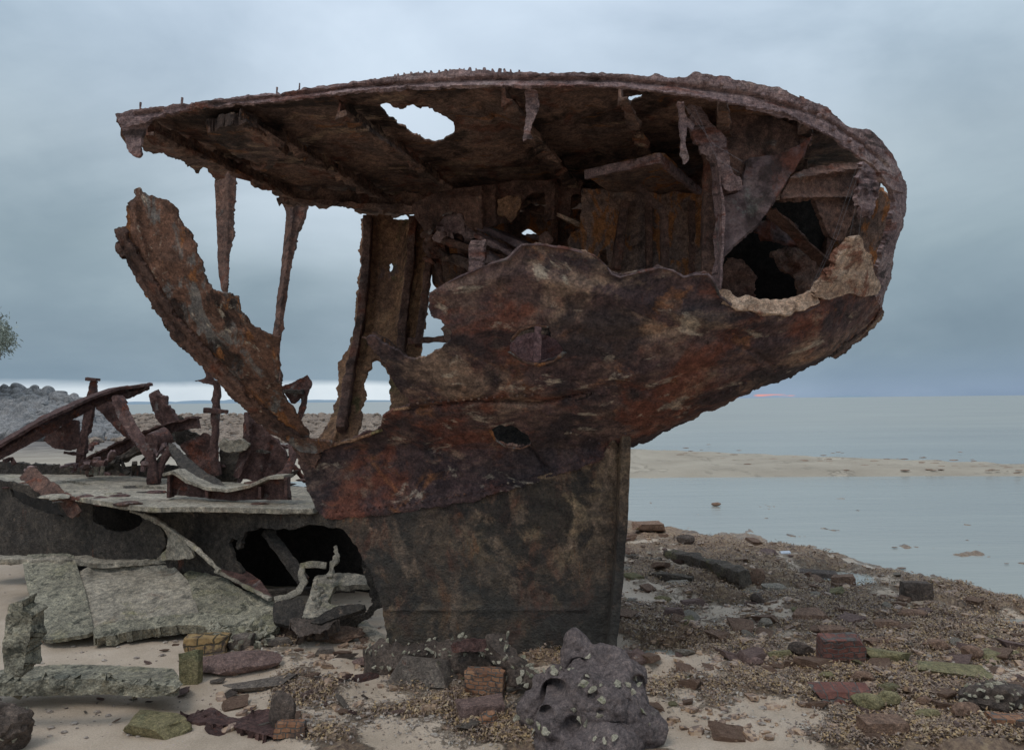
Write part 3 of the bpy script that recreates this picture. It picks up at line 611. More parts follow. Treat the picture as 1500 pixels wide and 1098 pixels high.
# rim of the deck (gunwale)
rim_top = [(168,166),(200,160),(235,157),(265,152),(300,147),(345,144),(400,138),(445,130),(500,126),(530,118),(570,113),(600,108),(640,106),(686,101),(715,104),(760,106),(800,106),(850,106),(900,107),(950,112),(964,108),(978,113),(1006,114),(1016,105),(1060,111),(1100,120),(1150,131),(1170,143),(1210,154),(1225,172),(1245,187),(1275,190),(1292,207),(1312,234),(1325,262),(1327,285)]
rim_bot = [(a, b-4) for a, b in [(1302,278),(1290,258),(1270,240),(1240,220),(1200,196),(1150,176),(1080,158),(1010,146),(950,137),(900,133),(850,131),(800,131),(740,130),(680,134),(600,131),(530,137),(470,146),(400,153),(300,161),(240,171),(200,186),(180,190),(172,178)]]
rr = ridge([([(200,168),(400,144),(530,127),(700,116),(900,117),(1010,128),(1100,140),(1200,170),(1260,210),(1300,245)], 3.2, .03),
            ([(240,163),(530,131),(700,124),(900,126),(1010,138),(1150,165),(1230,205)], 2.2, -.02)])
rimg = sheet_geo(rim_top+rim_bot, NEAR(-.03), th=.02, step=3, jg=1.5, crag=.014, rough=.018, rsc=6, relief=rr, seg=2.4)
lp = rng.uniform(0, 1, 60); bolts = []
for x_, y_ in [(205,158),(266,151),(405,136),(438,130)]:
    y0 = float(hull_hit(np.array([x_]), np.array([y_]), False)[0]); bolts.append(bar_geo([pp(x_, y_+5, y0), pp(x_+1, y_-8, y0)], .010, .010, rough=.002, seg=.01, up=(0, 1, 0)))
for i in range(26):
    x_ = 520+i*9.5+rng.uniform(-3, 3); y_ = np.interp(x_, [500, 600, 686, 800], [126, 108, 101, 106]); y0 = float(hull_hit(np.array([x_]), np.array([y_]), False)[0])
    s_ = rng.uniform(.010, .024); bolts.append(bar_geo([pp(x_, y_+4, y0), pp(x_+rng.normal(0, 1), y_-s_*110, y0)], s_*.9, s_*.9, rough=.006, seg=.006, up=(0, 1, 0), taper=(1.3, .6)))
rv = [(1035,118),(1058,122),(1082,127),(1118,139),(1143,146),(1161,149),(1180,160),(1200,170),(1222,188),(1245,205),(1262,216),(1282,236)]
rvp = [pp(a, b, float(hull_hit(np.array([a]), np.array([b]), False)[0])-.05) for a, b in rv]
link_mesh('deck_rim', *merge(rimg, *bolts, rivets(rvp, .016, (.2, -1, -.1))), M['rim'], stern)
# plating that wraps round the stern on the right
wrap = [(1288,250),(1300,262),(1327,262),(1328,300),(1322,335),(1311,362),(1306,400),(1296,430),(1291,458),(1284,440),(1280,428),(1283,405),(1290,385),(1297,352),(1306,320),(1312,300),(1306,276),(1292,264)]
sheet('stern_plating', wrap, NEAR(-.01), M['rim'], stern, th=.03, step=4, jg=1.8, rough=.03, rsc=5)
# deck seen from below
deck_out = [(172,172),(300,156),(445,140),(570,124),(686,116),(850,118),(1000,126),(1150,150),(1225,188),(1275,224),(1292,244),(1268,264),(1200,284),(1100,304),(950,308),(800,312),(660,316),(540,320),(526,315),(512,304),(493,297),(469,291),(450,289),(430,302),(420,304),(403,279),(384,258),(365,249),(343,246),(330,262),(316,266),(299,244),(290,255),(277,241),(258,231),(239,226),(220,222),(206,214),(207,222),(200,230),(189,222),(184,210),(180,203),(175,184)]
dh1 = [(556,156),(567,152),(580,158),(589,160),(597,154),(622,156),(644,165),(661,176),(666,189),(658,200),(649,206),(636,208),(619,203),(603,196),(578,176)]
dh2 = [(903,153),(923,144),(941,138),(940,142),(919,149)]
drl = ridge([([(230,190),(360,235)], 7, .04), ([(430,160),(560,250),(700,310)], 10, .05), ([(690,135),(790,230),(830,300)], 9, .06), ([(820,140),(884,236)], 7, .05), ([(330,180),(520,270)], 5, -.05), ([(240,210),(380,250),(520,300)], 5, -.06)])
sheet('deck_plating', deck_out, DECK(), M['deck_under'], stern, th=.012, step=4.5, jg=2.6, crag=.03, holes=[dh1, dh2], rough=.07, rsc=2.2, relief=drl)
# torn flap at the forward corner of the deck
sheet('torn_flap', [(169,168),(200,165),(225,172),(212,190),(205,214),(207,226),(200,230),(189,222),(183,206),(179,190)], NEAR(.02), M['rim'], stern, th=.02, step=3.5, jg=1.8, rough=.02, rsc=8)
# deck beams on the underside: each runs athwart
def deckbeam(s, t0=-1.38, t1=1.38, w=.07, h=.11, mat='deck_under', sec=LSEC, z=ZDECK-.07):
    ca, sa = math.cos(A8+.16), math.sin(A8+.16)
    def q(t): return (.78+s*math.cos(A8)+t*sa, 5.5-s*math.sin(A8)+t*ca, z)
    bar('deck_beam', [q(t0), q((t0+t1)/2), q(t1)], w, h, M[mat], stern, sec=sec, rough=.035, seg=.03)
for s_, t0, t1 in [(-2.75,-1.2,.55),(-2.05,-1.3,.95),(-1.4,-1.33,1.3),(-.4,-1.33,1.35),(.25,-1.25,1.3),(.8,-1.1,1.15),(1.3,-.85,.9)]:
    deckbeam(s_, t0, t1)
# inner stringer along the middle and ring bolt
V, F = bar_geo([(-1.95, 6.25, 3.64), (-.9, 6.35, 3.6), (.9, 6.1, 3.6), (2.2, 5.5, 3.6)], .12, .15, sec=LSEC, rough=.04, seg=.03)
link_mesh('deck_stringer', V, F, M['deck_under'], stern)
sheet('knee_plate', [(300,196),(345,180),(392,200),(420,228),(400,240),(388,252),(374,246),(366,236),(340,224)], DECK(3.60), M['deck_under'], stern, th=.08, step=3, rough=.04, jg=2.5, crag=.03)
def ring(c, R, r, mat, name, parent, axis='Y'):
    V = []; F = []
    for i in range(16):
        a = i/16*2*math.pi
        for j in range(8):
            b = j/8*2*math.pi; rr_ = R+r*math.cos(b); q = (rr_*math.cos(a), r*math.sin(b), rr_*math.sin(a)) ; V.append((c[0]+q[0], c[1]+q[1], c[2]+q[2]))
    for i in range(16):
        for j in range(8): F.append([i*8+j, ((i+1) % 16)*8+j, ((i+1) % 16)*8+(j+1) % 8, i*8+(j+1) % 8])
    return link_mesh(name, V, F, mat, parent)
ring(pp(379, 238, 5.3), .042, .018, M['frame'], 'ring_bolt', stern)
# forward frames and the curved horn of near plating
horn = [(166,336),(185,380),(206,420),(243,478),(257,500),(294,533),(323,562),(356,595),(385,624),(421,646),(440,664),(456,655),(454,642),(440,621),(414,577),(407,548),(412,493),(392,490),(370,479),(354,460),(349,436),(338,429),(312,428),(298,406),(290,369),(279,340),(265,329),(257,304),(236,291),(214,285),(199,275),(196,290),(184,298),(186,330),(177,333)]
hg = sheet_geo(horn, NEAR(), th=.02, step=3.4, jg=2.2, rough=.02, rsc=4, relief=ridge([([(195,300),(215,380),(260,460),(330,530),(420,620)], 4, -.03)]))
hr = [(382,600),(396,590),(412,600),(378,572),(392,618),(404,560),(409,612),(368,580),(430,640),(415,628),(345,548),(330,530),(391,560)]
hrp = [pp(a, b, float(hull_hit(np.array([a]), np.array([b]), False)[0])-.012) for a, b in hr]
link_mesh('horn_plating', *merge(hg, rivets(hrp, .018, (-.1, -1, -.2))), M['horn'], stern)
fl = [(166,336),(178,334),(196,362),(222,405),(262,470),(300,513),(350,568),(400,612),(448,650),(470,668),(462,690),(440,668),(421,648),(385,625),(356,596),(323,563),(294,534),(255,500),(243,478),(206,421),(185,381)]
sheet('horn_flange', fl, NEAR(-.05), M['frame'], stern, th=.05, step=3.2, jg=2.0, rough=.012, rsc=6, relief=ridge([([(180,360),(250,470),(330,555),(430,645)], 3, .025)]))
# frame ribs of the far side
sheet('frame_rib', [(314,258),(346,245),(343,300),(341,345),(336,380),(334,420),(329,430),(324,424),(320,400),(318,360),(316,310)], FAR(), M['frame'], stern, th=.05, step=3, jg=.7, crag=.006, rough=.012, rsc=6, relief=ridge([([(335,250),(331,420)], 4, -.04)]))
sheet('frame_rib', [(402,272),(452,286),(444,316),(436,335),(430,370),(424,410),(417,460),(411,505),(410,560),(420,600),(404,604),(390,600),(395,560),(399,500),(404,450),(411,400),(417,345),(419,312)], FAR(), M['frame'], stern, th=.06, step=3, jg=.7, crag=.006, rough=.012, rsc=6, relief=ridge([([(430,300),(418,400),(402,520),(398,600)], 4, -.05)]))
# far side column of plating
col_out = [(528,314),(528,371),(523,426),(519,466),(521,488),(506,517),(497,530),(494,571),(490,608),(472,634),(455,650),(512,650),(528,622),(532,582),(535,550),(549,524),(562,536),(573,558),(572,610),(602,606),(608,560),(616,517),(619,495),(626,451),(634,375),(640,330),(650,316)]
colg = sheet_geo(col_out, FAR(), th=.03, step=4, jg=2.6, rough=.02, rsc=4, holes=[[(571,317),(585,313),(600,317),(600,322),(588,321)], [(569,385),(574,383),(576,390),(572,398)]],
    relief=ridge([([(540,320),(532,430),(512,560),(490,640)], 5, -.06), ([(553,330),(545,480),(530,520)], 3, .03), ([(600,330),(588,480)], 6, -.07), ([(628,360),(612,500)], 5, -.06)]))
link_mesh('column_plating', *colg, M['ochre'], stern)
for pts, w in ([[(540,318),(536,400),(528,470),(514,540),(500,630)], .075], [[(606,320),(600,400),(590,480),(584,560)], .07], [[(630,365),(622,440),(612,505)], .06]):
    px_ = np.array([p[0] for p in pts], float); py_ = np.array([p[1] for p in pts], float); Y_ = hull_hit(px_, py_, True)-.06
    bar('column_rib', [pp(a, b, c) for a, b, c in zip(px_, py_, Y_)], w, .09, M['frame'], stern, up=(0, 1, 0), rough=.012)
bar('cross_strap', [pp(598, 500, 6.1), pp(664, 496, 6.1)], .05, .05, M['frame'], stern, rough=.01)
bar('broken_flange', [pp(540, 490, 5.15), pp(560, 500, 5.1), pp(598, 532, 5.05)], .12, .05, M['horn'], stern, rough=.012, sec=LSEC)
# far side plating behind the opening
far_out = [(650,312),(800,308),(950,303),(1100,297),(1240,290),(1290,270),(1305,300),(1296,350),(1286,420),(1280,450),(1190,500),(1000,520),(840,540),(700,540),(690,480),(680,430),(640,425),(632,400),(636,350)]
sheet('far_plating', far_out, FAR(), M['inner'], stern, th=.025, step=7, jg=2, rough=.05, rsc=2.5, holes=[[(768,292),(778,283),(790,280),(799,284),(799,293),(780,293)], [(762,340),(772,333),(784,340),(790,346),(772,345)], [(640,330),(652,318),(668,322),(660,338),(645,345)]])
for x0, x1 in [(668,690),(742,752),(812,815),(858,860),(1130,1110),(1220,1195)]:
    px_ = np.array([x0, x0*.6+x1*.4, x1], float); py_ = np.array([312, 380, 460.]); Y_ = hull_hit(px_, py_, True)-.05
    bar('far_rib', [pp(a, b, c) for a, b, c in zip(px_, py_, Y_)], .06, .08, M['frame'], stern, up=(0, 1, 0), rough=.01)
sheet('far_plating', [(610,590),(700,560),(900,540),(1000,560),(910,600),(890,700),(600,745)], FAR(), M['wreck_dark'], stern, th=.03, step=8, rough=.03)
# added inner sheet closes the lower cavity so that the holes read dark
sheet('inner_closure', [(640,470),(760,462),(900,470),(1100,475),(1250,465),(1180,520),(1000,590),(800,600),(680,560)], PY(5.55, -.1, .0), M['deck_under'], stern, th=.03, step=10, rough=.05)
sheet('inner_web', [(738,500),(752,494),(776,488),(800,490),(822,500),(832,530),(800,545),(740,545)], PY(5.15, .1), M['pale_web'], stern, th=.02, step=4, relief=ridge([([(788,470),(786,540)], 5, -.06)]))
bar('far_rib', [pp(789, 470, 5.08), pp(786, 540, 5.05)], .05, .06, M['pale_web'], stern, up=(0, 1, 0), rough=.008)
sheet('inner_web', [(806,470),(836,480),(840,530),(806,540)], PY(5.3), M['black'], stern, th=.02, step=4)  # black sheet, the dark inside the hole put into its colour
# fallen planks and rubble inside the opening
for a, b, w, h, mt in [((628,345,6.4),(760,385,5.9),.20,.06,'frame'), ((700,330,6.1),(815,378,5.6),.22,.05,'web'), ((700,345,5.9),(790,392,5.5),.12,.04,'rim'), ((760,300,6.5),(800,312,6.4),.12,.06,'frame'),
                       ((815,315,6.0),(858,333,5.9),.18,.03,'wood'), ((775,344,6.2),(795,350,6.0),.09,.03,'rim'), ((640,372,6.4),(740,402,6.0),.10,.08,'deck_under'), ((628,340,6.6),(650,425,6.6),.07,.05,'frame'),
                       ((700,375,5.8),(745,388,5.6),.02,.02,'web'), ((720,372,5.8),(738,394,5.6),.02,.02,'web')]:
    bar('fallen_beam', [pp(*a), pp(*b)], w, h, M[mt], stern, rough=.025)
sheet('short_post', [(687,352),(714,350),(711,372),(710,398),(686,400)], PY(5.35), M['rim'], stern, th=.05, step=3.5, jg=.6, relief=ridge([([(710,352),(707,398)], 2.5, -.03)]))
skirt = [(600,300),(640,282),(720,268),(800,262),(870,262),(880,300),(860,330),(855,332),(835,340),(830,352),(838,368),(860,392),(880,400),(868,340),(855,330),(852,285),(838,283),(836,318),(800,323),(798,316),(799,288),(796,281),(784,281),(772,287),(764,298),(756,320),(748,326),(724,331),(698,337),(688,333),(680,326),(678,312),(652,311),(645,322),(630,345),(618,335)]
skirt = [(600,300),(640,282),(720,268),(800,262),(852,262),(852,285),(838,283),(836,318),(800,323),(798,316),(799,288),(796,281),(784,281),(772,287),(764,298),(756,320),(748,326),(724,331),(698,337),(688,333),(680,326),(678,312),(652,311),(645,322),(630,345),(618,335)]
sheet('skirt_plate', skirt, PY(5.95, -.05), M['frame'], stern, th=.03, step=4, jg=1.4, rough=.05, rsc=4, relief=ridge([([(705,275),(706,335)], 5, -.08), ([(725,272),(726,330)], 4, -.06), ([(812,270),(812,318)], 5, -.07), ([(660,290),(760,285)], 5, -.05)]))
sheet('torn_plate', [(852,276),(866,280),(868,330),(878,370),(890,398),(850,392),(838,370),(830,352),(836,342),(855,330)], PY(5.8), M['inner'], stern, th=.03, step=4, jg=1.4, rough=.03)
sheet('torn_plate', [(790,345),(800,338),(812,350),(806,362),(790,360)], PY(5.5), M['frame'], stern, th=.03, step=3, jg=1.4, rough=.03)
sheet('hanging_plate', [(728,292),(745,286),(764,287),(764,298),(756,318),(748,326),(742,318),(730,314)], PY(5.85), M['ochre'], stern, th=.03, step=3, jg=1.5, rough=.03)
sheet('rust_chunk', [(638,336),(652,312),(678,313),(682,326),(696,338),(698,348),(690,350),(664,340)], PY(6.1), M['rim'], stern, th=.12, step=3, jg=1.5, rough=.08, rsc=7, crag=.04)
sheet('rust_chunk', [(620,352),(632,346),(650,352),(656,372),(640,380),(622,372)], PY(6.3), M['frame'], stern, th=.12, step=3, jg=1.5, rough=.08, rsc=7, crag=.04)
# bulkhead under the shelf, with stiffeners
bh = sheet_geo([(852,276),(905,280),(1046,284),(1050,420),(1040,440),(890,430),(866,400),(850,350)], PY(5.75, -.12), th=.03, step=6, jg=2, rough=.03, rsc=3, holes=[[(876,368),(890,362),(892,388),(880,386)]])
link_mesh('bulkhead', *bh, M['inner'], stern)
for p0, p1, w in [((916,296),(902,395),.07),((950,300),(950,395),.05),((1012,296),(1012,405),.05)]:
    bar('stiffener', [pp(*p0, 5.62), pp(*p1, 5.62)], w, .08, M['frame'], stern, up=(0, 1, 0), rough=.008)
bar('shelf_bracket', [pp(936, 272, 5.2), pp(950, 292, 5.2), pp(968, 304, 5.2), pp(974, 320, 5.2), pp(973, 402, 5.25)], .05, .05, M['frame'], stern, up=(0, 1, 0), rough=.008)
sheet('shelf', [(856,256),(962,232),(974,232),(1031,287),(1010,293),(950,297),(916,298),(880,272)], DECK(3.47), M['inner'], stern, th=.035, step=5, jg=.8, rough=.012, sm=0)
bar('shelf_edge', [tuple(on_z(858., 256., 3.45)), tuple(on_z(966., 232., 3.45)), tuple(on_z(1032., 288., 3.45))], .03, .06, M['rim'], stern, rough=.006)
# the strong frame right of the shelf
px_ = np.array([1046, 1052, 1056, 1056, 1053, 1052.]); py_ = np.array([225, 262, 300, 360, 410, 442.])
bar('side_frame', [pp(a, b, y_) for a, b, y_ in zip(px_, py_, [4.62, 4.68, 4.72, 4.72, 4.72, 4.75])], .06, .09, M['rim'], stern, up=(0, 1, 0), rough=.018, sec=TSEC)
bar('side_frame', [pp(1040, 200, 4.85), pp(1040, 300, 4.88), pp(1036, 420, 4.9)], .09, .08, M['frame'], stern, up=(0, 1, 0), rough=.014)
sheet('bracket_knee', [(1010,150),(1024,152),(1040,178),(1064,200),(1066,222),(1072,250),(1086,262),(1088,278),(1070,280),(1060,276),(1056,250),(1046,236),(1026,222),(1014,195)], PY(4.66), M['rim'], stern, th=.04, step=3.5, jg=1.6, rough=.03, rsc=7, crag=.02)
sheet('knee_plate', [(1024,146),(1100,158),(1192,194),(1184,206),(1152,226),(1094,235),(1088,282),(1060,288),(1050,240),(1036,196)], PY(4.80, .12, .0, x0=1.4), M['frame'], stern, th=.03, step=4, jg=1.0, rough=.03, rsc=4)
sheet('web_plate', [(1093,233),(1150,224),(1176,207),(1189,197),(1180,222),(1166,246),(1154,262),(1141,283),(1122,313),(1108,330),(1085,348),(1062,372),(1054,396),(1051,340),(1055,290),(1088,279)], PY(4.74, .13, .0, x0=1.4), M['web'], stern, th=.02, step=3.6, jg=1.2, rough=.025, rsc=5, relief=ridge([([(1188,200),(1141,283),(1108,330),(1060,374)], 3, -.02)]))
sheet('cross_plate', [(1160,254),(1200,243),(1268,236),(1272,250),(1264,300),(1252,315),(1246,330),(1231,354),(1215,346),(1204,322),(1192,290),(1165,290),(1141,294)], PY(5.0, .38, .0, x0=2.2), M['frame'], stern, th=.04, step=3.6, jg=1.4, rough=.03, rsc=5, relief=ridge([([(1150,262),(1265,246)], 4, -.06), ([(1145,290),(1195,288),(1262,290)], 3.5, -.05)]))
sheet('torn_flap', [(1262,236),(1288,248),(1290,275),(1288,290),(1282,296),(1280,312),(1274,320),(1268,316),(1262,320),(1254,312),(1256,296),(1258,270)], PY(4.9, .4, .0, x0=2.4), M['rim'], stern, th=.03, step=3, jg=2.0, rough=.05, rsc=9, crag=.03)
bar('diagonal_brace', [pp(1128, 303, 4.95), pp(1160, 335, 5.1), pp(1212, 386, 5.4)], .10, .06, M['frame'], stern, rough=.02, sec=LSEC)
sheet('inner_scrap', [(1112,326),(1140,322),(1165,330),(1180,345),(1178,358),(1150,360),(1130,352),(1108,340)], PY(5.6), M['web'], stern, th=.05, step=3.5, jg=1.6, rough=.06, rsc=8)
sheet('inner_web', [(1056,392),(1070,376),(1090,380),(1105,400),(1108,440),(1100,460),(1056,440)], PY(5.1, .1), M['frame'], stern, th=.03, step=4, jg=2.0, rough=.06, rsc=6)
sheet('inner_web', [(1130,372),(1150,362),(1190,366),(1215,385),(1222,420),(1205,450),(1160,458),(1172,430),(1160,400),(1138,392)], PY(5.35, .1), M['deck_under'], stern, th=.03, step=4, jg=2.4, rough=.08, rsc=6)
sheet('cavity_shade_sheet', [(1056,300),(1250,290),(1240,460),(1056,460)], PY(5.9), M['black'], stern, th=.03, step=10, jg=2)  # added black sheet painted as the darkness of the right opening
# strips hanging from the rim
sheet('hanging_strip', [(768,131),(786,131),(789,150),(788,165),(780,180),(777,192),(780,204),(772,202),(766,207),(767,190),(770,165)], NEAR(.04), M['rim'], stern, th=.02, step=3, jg=1.2, rough=.012, rsc=10)
sheet('hanging_strip', [(992,148),(1003,148),(1004,170),(1018,182),(1014,190),(1006,184),(1005,215),(1010,232),(1002,242),(998,225),(996,180)], NEAR(.06), M['rim'], stern, th=.02, step=3, jg=1.2, rough=.012, rsc=10)
# bleached timber along the lip of the right opening
px_ = np.array([1056, 1075, 1105, 1140, 1170, 1192.]); py_ = np.array([436, 444, 450, 451, 446, 436.]); Y_ = hull_hit(px_, py_+6, False)+.03
bar('timber_lip', [pp(a, b, c) for a, b, c in zip(px_, py_, Y_)], .10, .085, M['wood'], stern, rough=.018, seg=.02)
sheet('timber_fragment', [(1190,434),(1210,405),(1235,372),(1250,352),(1258,343),(1265,352),(1267,367),(1278,373),(1281,400),(1290,416),(1286,432),(1262,434),(1240,430),(1215,438)], NEAR(-.03), M['wood'], stern, th=.06, step=4, jg=1.6, rough=.03, rsc=8)
sheet('loose_scale', [(1232,506),(1262,488),(1284,466),(1292,450),(1296,456),(1290,470),(1270,492),(1250,508),(1226,526),(1212,524)], NEAR(-.03), M['deck_under'], stern, th=.03, step=4, jg=2, rough=.02)
# raised lips of torn edges
def lip(pts, w=.022, h=.010, mat='web', off=-.008, rough=.008):
    px_ = np.array([p[0] for p in pts], float); py_ = np.array([p[1] for p in pts], float); Y_ = hull_hit(px_, py_+2, False)+off
    return bar_geo([pp(a, b, c) for a, b, c in zip(px_, py_, Y_)], w, h, rough=rough, seg=.02)
for q_ in [lip([(631,430),(660,412),(690,398),(720,386),(745,379),(765,359),(790,358)]), lip([(790,358),(830,364),(870,374),(884,386),(895,401),(908,406),(940,398),(965,392),(985,396),(1000,406),(1020,402),(1036,402),(1045,416),(1054,434),(1072,449),(1100,460),(1140,464),(1180,456),(1200,446)], .024, .012)]: link_mesh('torn_edge', *q_, M['web'], stern)
for q_ in [lip([(745,515),(766,530),(790,535),(813,528),(828,516)], .03, .012, off=-.02), lip([(718,630),(726,645),(740,654),(762,657),(778,651)], .026, .012, off=-.02), lip([(748,500),(762,483),(785,476),(803,479)], .02, .01, off=-.01)]: link_mesh('torn_edge', *q_, M['horn'], stern)
for q_ in [lip([(455,657),(490,651),(520,644),(558,630)], .05, .02), lip([(577,600),(600,597)], .04, .02)]: link_mesh('torn_edge', *q_, M['ochre'], stern)
sheet('bent_strip', [(418,640),(440,643),(475,646),(492,650),(470,664),(440,662),(425,652)], NEAR(-.06), M['horn'], stern, th=.02, step=3, jg=1, rough=.01)
# cobwebs
mw, ntw, pw = nodes('cobweb'); pw.inputs['Base Color'].default_value = (.30, .30, .33, 1)
for (a, b), (c, d), n in [((1262,250),(1200,430),2), ((1012,160),(1080,240),2), ((1262,300),(1255,400),2)]:
    for i in range(n):
        p = (a+rng.normal(0, 6), b+rng.normal(0, 5)); q = (c+rng.normal(0, 12), d+rng.normal(0, 8)); y0, y1 = [min(5.3, float(v)) for v in hull_hit(np.array([p[0], q[0]]), np.array([p[1], q[1]]), False)]
        m_ = Vector(pp(*p, y0)).lerp(Vector(pp(*q, y1)), .5)-Vector((0, 0, rng.uniform(.02, .12)))
        link_mesh('cobweb_strand', *bar_geo([pp(*p, y0), m_[:], pp(*q, y1)], .0008, .0008, rough=0, seg=.3, sec=[(-.5, -.4), (.5, -.4), (0, .5)]), mw, stern, smooth=False)
# ================================================================== OYSTER SHELL CLUSTERS
def shells_geo(pts, normals, size=.03):
    V = []; F = []
    for p, n in zip(pts, normals):
        n = (Vector(n)+Vector(rng.normal(0, .45, 3))).normalized(); a = n.orthogonal().normalized(); a.rotate(Matrix.Rotation(rng.uniform(0, 6.3), 3, n)); b = n.cross(a)
        s = size*rng.uniform(.5, 1.25); el_ = rng.uniform(.5, .8); n0 = len(V); p = Vector(p)
        for k in range(9):
            t = k*2*math.pi/9; q_ = rng.uniform(.7, 1.2); V.append((p+a*math.cos(t)*s*q_*(1+.3*math.cos(t))+b*math.sin(t)*s*el_*q_+n*rng.uniform(-.15, .35)*s)[:])
        V.append((p+n*s*.4-a*s*.25)[:])
        for k in range(9): F.append([n0+k, n0+(k+1) % 9, n0+9])
        V.append((p-n*s*.35)[:])
        for k in range(9): F.append([n0+(k+1) % 9, n0+k, n0+10])
    return np.array(V), F
def shell_cluster(host, V, n, cond, size=.03, parent=None):
    """shells on vertices of a host surface that meet a condition"""
    V = np.asarray(V); idx = [i for i in range(len(V)) if cond(V[i])]
    if not idx: return
    ch = rng.choice(idx, n); c = V.mean(0); P = V[ch]; Nn = P-c; Nn[:, 1] -= .3; o = link_mesh('oyster_shells', *shells_geo(P, Nn, size), M['shell'], parent if parent is not None else host); o['kind'] = 'stuff'
# ================================================================== FORWARD PART OF THE WRECK (left)
fw = empty('sunken_hull_section', (-3.2, 7.6, 0), 'low collapsed forward hull of the wreck with grey silted deck, left of the standing stern', 'shipwreck')
WY = PY(6.3, -.4, 0, x0=-1.66)
def DK(z=1.0): return lambda px, py: (z+.03-CAMZ)/rays(px, py)[..., 2]
def dkd(px, py):
    d = rays(px, py); # z = 1.0-.021*(x+1.66)
    return (1.0-.021*1.66-CAMZ)/(d[..., 2]+.021*d[..., 0])
deck2 = [(-40,694),(60,688),(240,700),(300,704),(440,712),(470,716),(480,744),(440,746),(300,742),(215,743),(130,731),(60,716),(-40,703)]
sheet('silted_deck', deck2, dkd, M['mud'], fw, th=.04, step=5, jg=.3, crag=.02, rough=.05, rsc=3, holes=[[(90,704),(110,704),(135,709),(120,710)], [(175,712),(205,710),(244,713),(244,717),(215,716)]])
bar('deck_edge', [pp(a, b, float(WY(np.array([float(a)]), np.array([float(b)]))[0])-.03) for a, b in [(120,733),(215,746),(300,745),(380,747),(462,748)]], .07, .045, M['mud'], fw, rough=.012)
w1 = [(-40,702),(10,703),(60,718),(130,733),(212,747),(222,764),(238,778),(244,798),(232,818),(150,822),(0,822),(-40,822)]
sheet('side_plate', w1, lambda px, py: WY(px, py)-.10, M['wreck_dark'], fw, th=.03, step=5, jg=1.8, rough=.03, rsc=3,
      holes=[[(14,714),(48,729),(80,735),(97,757),(64,750),(42,745),(19,729)], [(135,737),(170,741),(208,748),(207,766),(190,777),(160,778),(137,762)]])
w2 = [(205,745),(300,744),(462,747),(500,752),(560,760),(575,800),(575,880),(500,930),(300,930),(230,900),(220,800)]
sheet('side_plate', w2, WY, M['wreck_dark'], fw, th=.04, step=5.5, jg=2, rough=.03, rsc=3,
      holes=[[(333,795),(340,788),(350,790),(348,806),(352,790),(362,778),(395,773),(430,776),(460,768),(500,772),(523,792),(532,815),(536,845),(548,880),(530,900),(470,905),(420,880),(380,870),(362,845),(350,830)]])
sheet('far_side_wall', [(-40,700),(240,705),(480,712),(560,720),(560,830),(-40,830)], PY(9.2, -.3, 0, x0=-1.66), M['black'], fw, th=.05, step=14, rough=.05)  # coloured black so the hull cavity looks shaded through the side holes
sheet('inner_bulkhead', [(100,728),(340,745),(560,745),(560,900),(100,900)], PY(7.4, -.3, 0, x0=-1.66), M['black'], fw, th=.05, step=12, rough=.06)  # cavity shade painted on as black here too
bar('inner_brace', [pp(392, 778, 6.7), pp(445, 850, 6.35)], .10, .06, M['wreck_dark'], fw, rough=.01)
bar('inner_brace', [pp(350, 870, 6.6), pp(520, 862, 6.8)], .06, .06, M['wreck_dark'], fw, rough=.01)
bar('bent_frame', [pp(40, 692, 7.4), pp(70, 714, 7.2), pp(103, 738, 7.05), pp(114, 755, 7.0)], .15, .07, M['frame'], fw, rough=.02, taper=(1, .7), sec=TSEC, up=(0, -1, .4))
bar('rusty_lip', [pp(90, 726, 7.1), pp(140, 733, 6.95), pp(200, 738, 6.8), pp(240, 742, 6.7)], .08, .05, M['wreck_rust'], fw, rough=.02)
# curved coaming on the deck
cY = PY(6.75, -.2, 0, x0=-2.4)
sheet('coaming', [(245,724),(246,696),(262,691),(282,704),(307,714),(339,718),(371,712),(400,700),(422,699),(425,732),(340,733)], cY, M['wreck_rust'], fw, th=.03, step=4, jg=.8, rough=.01, sm=0)
arc = [(247,694),(262,690),(282,703),(307,713),(339,717),(371,711),(400,698),(423,697)]
bar('coaming_flange', [pp(a, b, float(cY(np.array([float(a)]), np.array([float(b)]))[0])+.0) for a, b in arc], .18, .032, M['mud'], fw, rough=.008, seg=.03)
for a in (250, 306, 383, 421): bar('coaming_web', [pp(a, 698 if a in (250, 421) else 712, float(cY(np.array([float(a)]), np.array([700.]))[0])-.04), pp(a, 728, float(cY(np.array([float(a)]), np.array([700.]))[0])-.04)], .03, .10, M['wreck_rust'], fw, up=(0, 1, 0), rough=.006)
# wall behind the deck and the tangle above it
WR = M['wreck_rust']
def piece(name, pts, y, mat=None, **kw):
    kw.setdefault('th', .07); kw.setdefault('step', 4); kw.setdefault('jg', 1.0); kw.setdefault('rough', .03); kw.setdefault('rsc', 5)
    return sheet(name, pts, y if callable(y) else PY(y), mat or WR, fw, **kw)
piece('bulwark', [(-30,676),(60,679),(115,684),(180,683),(250,680),(330,690),(350,700),(345,712),(245,712),(100,702),(-30,694)], 8.9, M['wreck_dark'])
for a, b in [(132,688),(150,690),(148,696),(62,684),(90,686)]: pass
piece('fallen_girder', [(-30,670),(0,655),(60,617),(120,590),(160,572),(200,565),(219,564),(219,571),(190,582),(170,581),(135,599),(108,614),(50,648),(0,674),(-30,690)], LIN(7.6, 0, 9.0, 220), relief=ridge([([(0,662),(60,626),(120,597),(215,567)], 2.5, -.06)]))
bar('girder_flange', [pp(-30, 668, 7.45), pp(60, 615, 7.9), pp(120, 587, 8.3), pp(165, 570, 8.6), pp(219, 563, 8.95)], .16, .035, WR, fw, rough=.01)
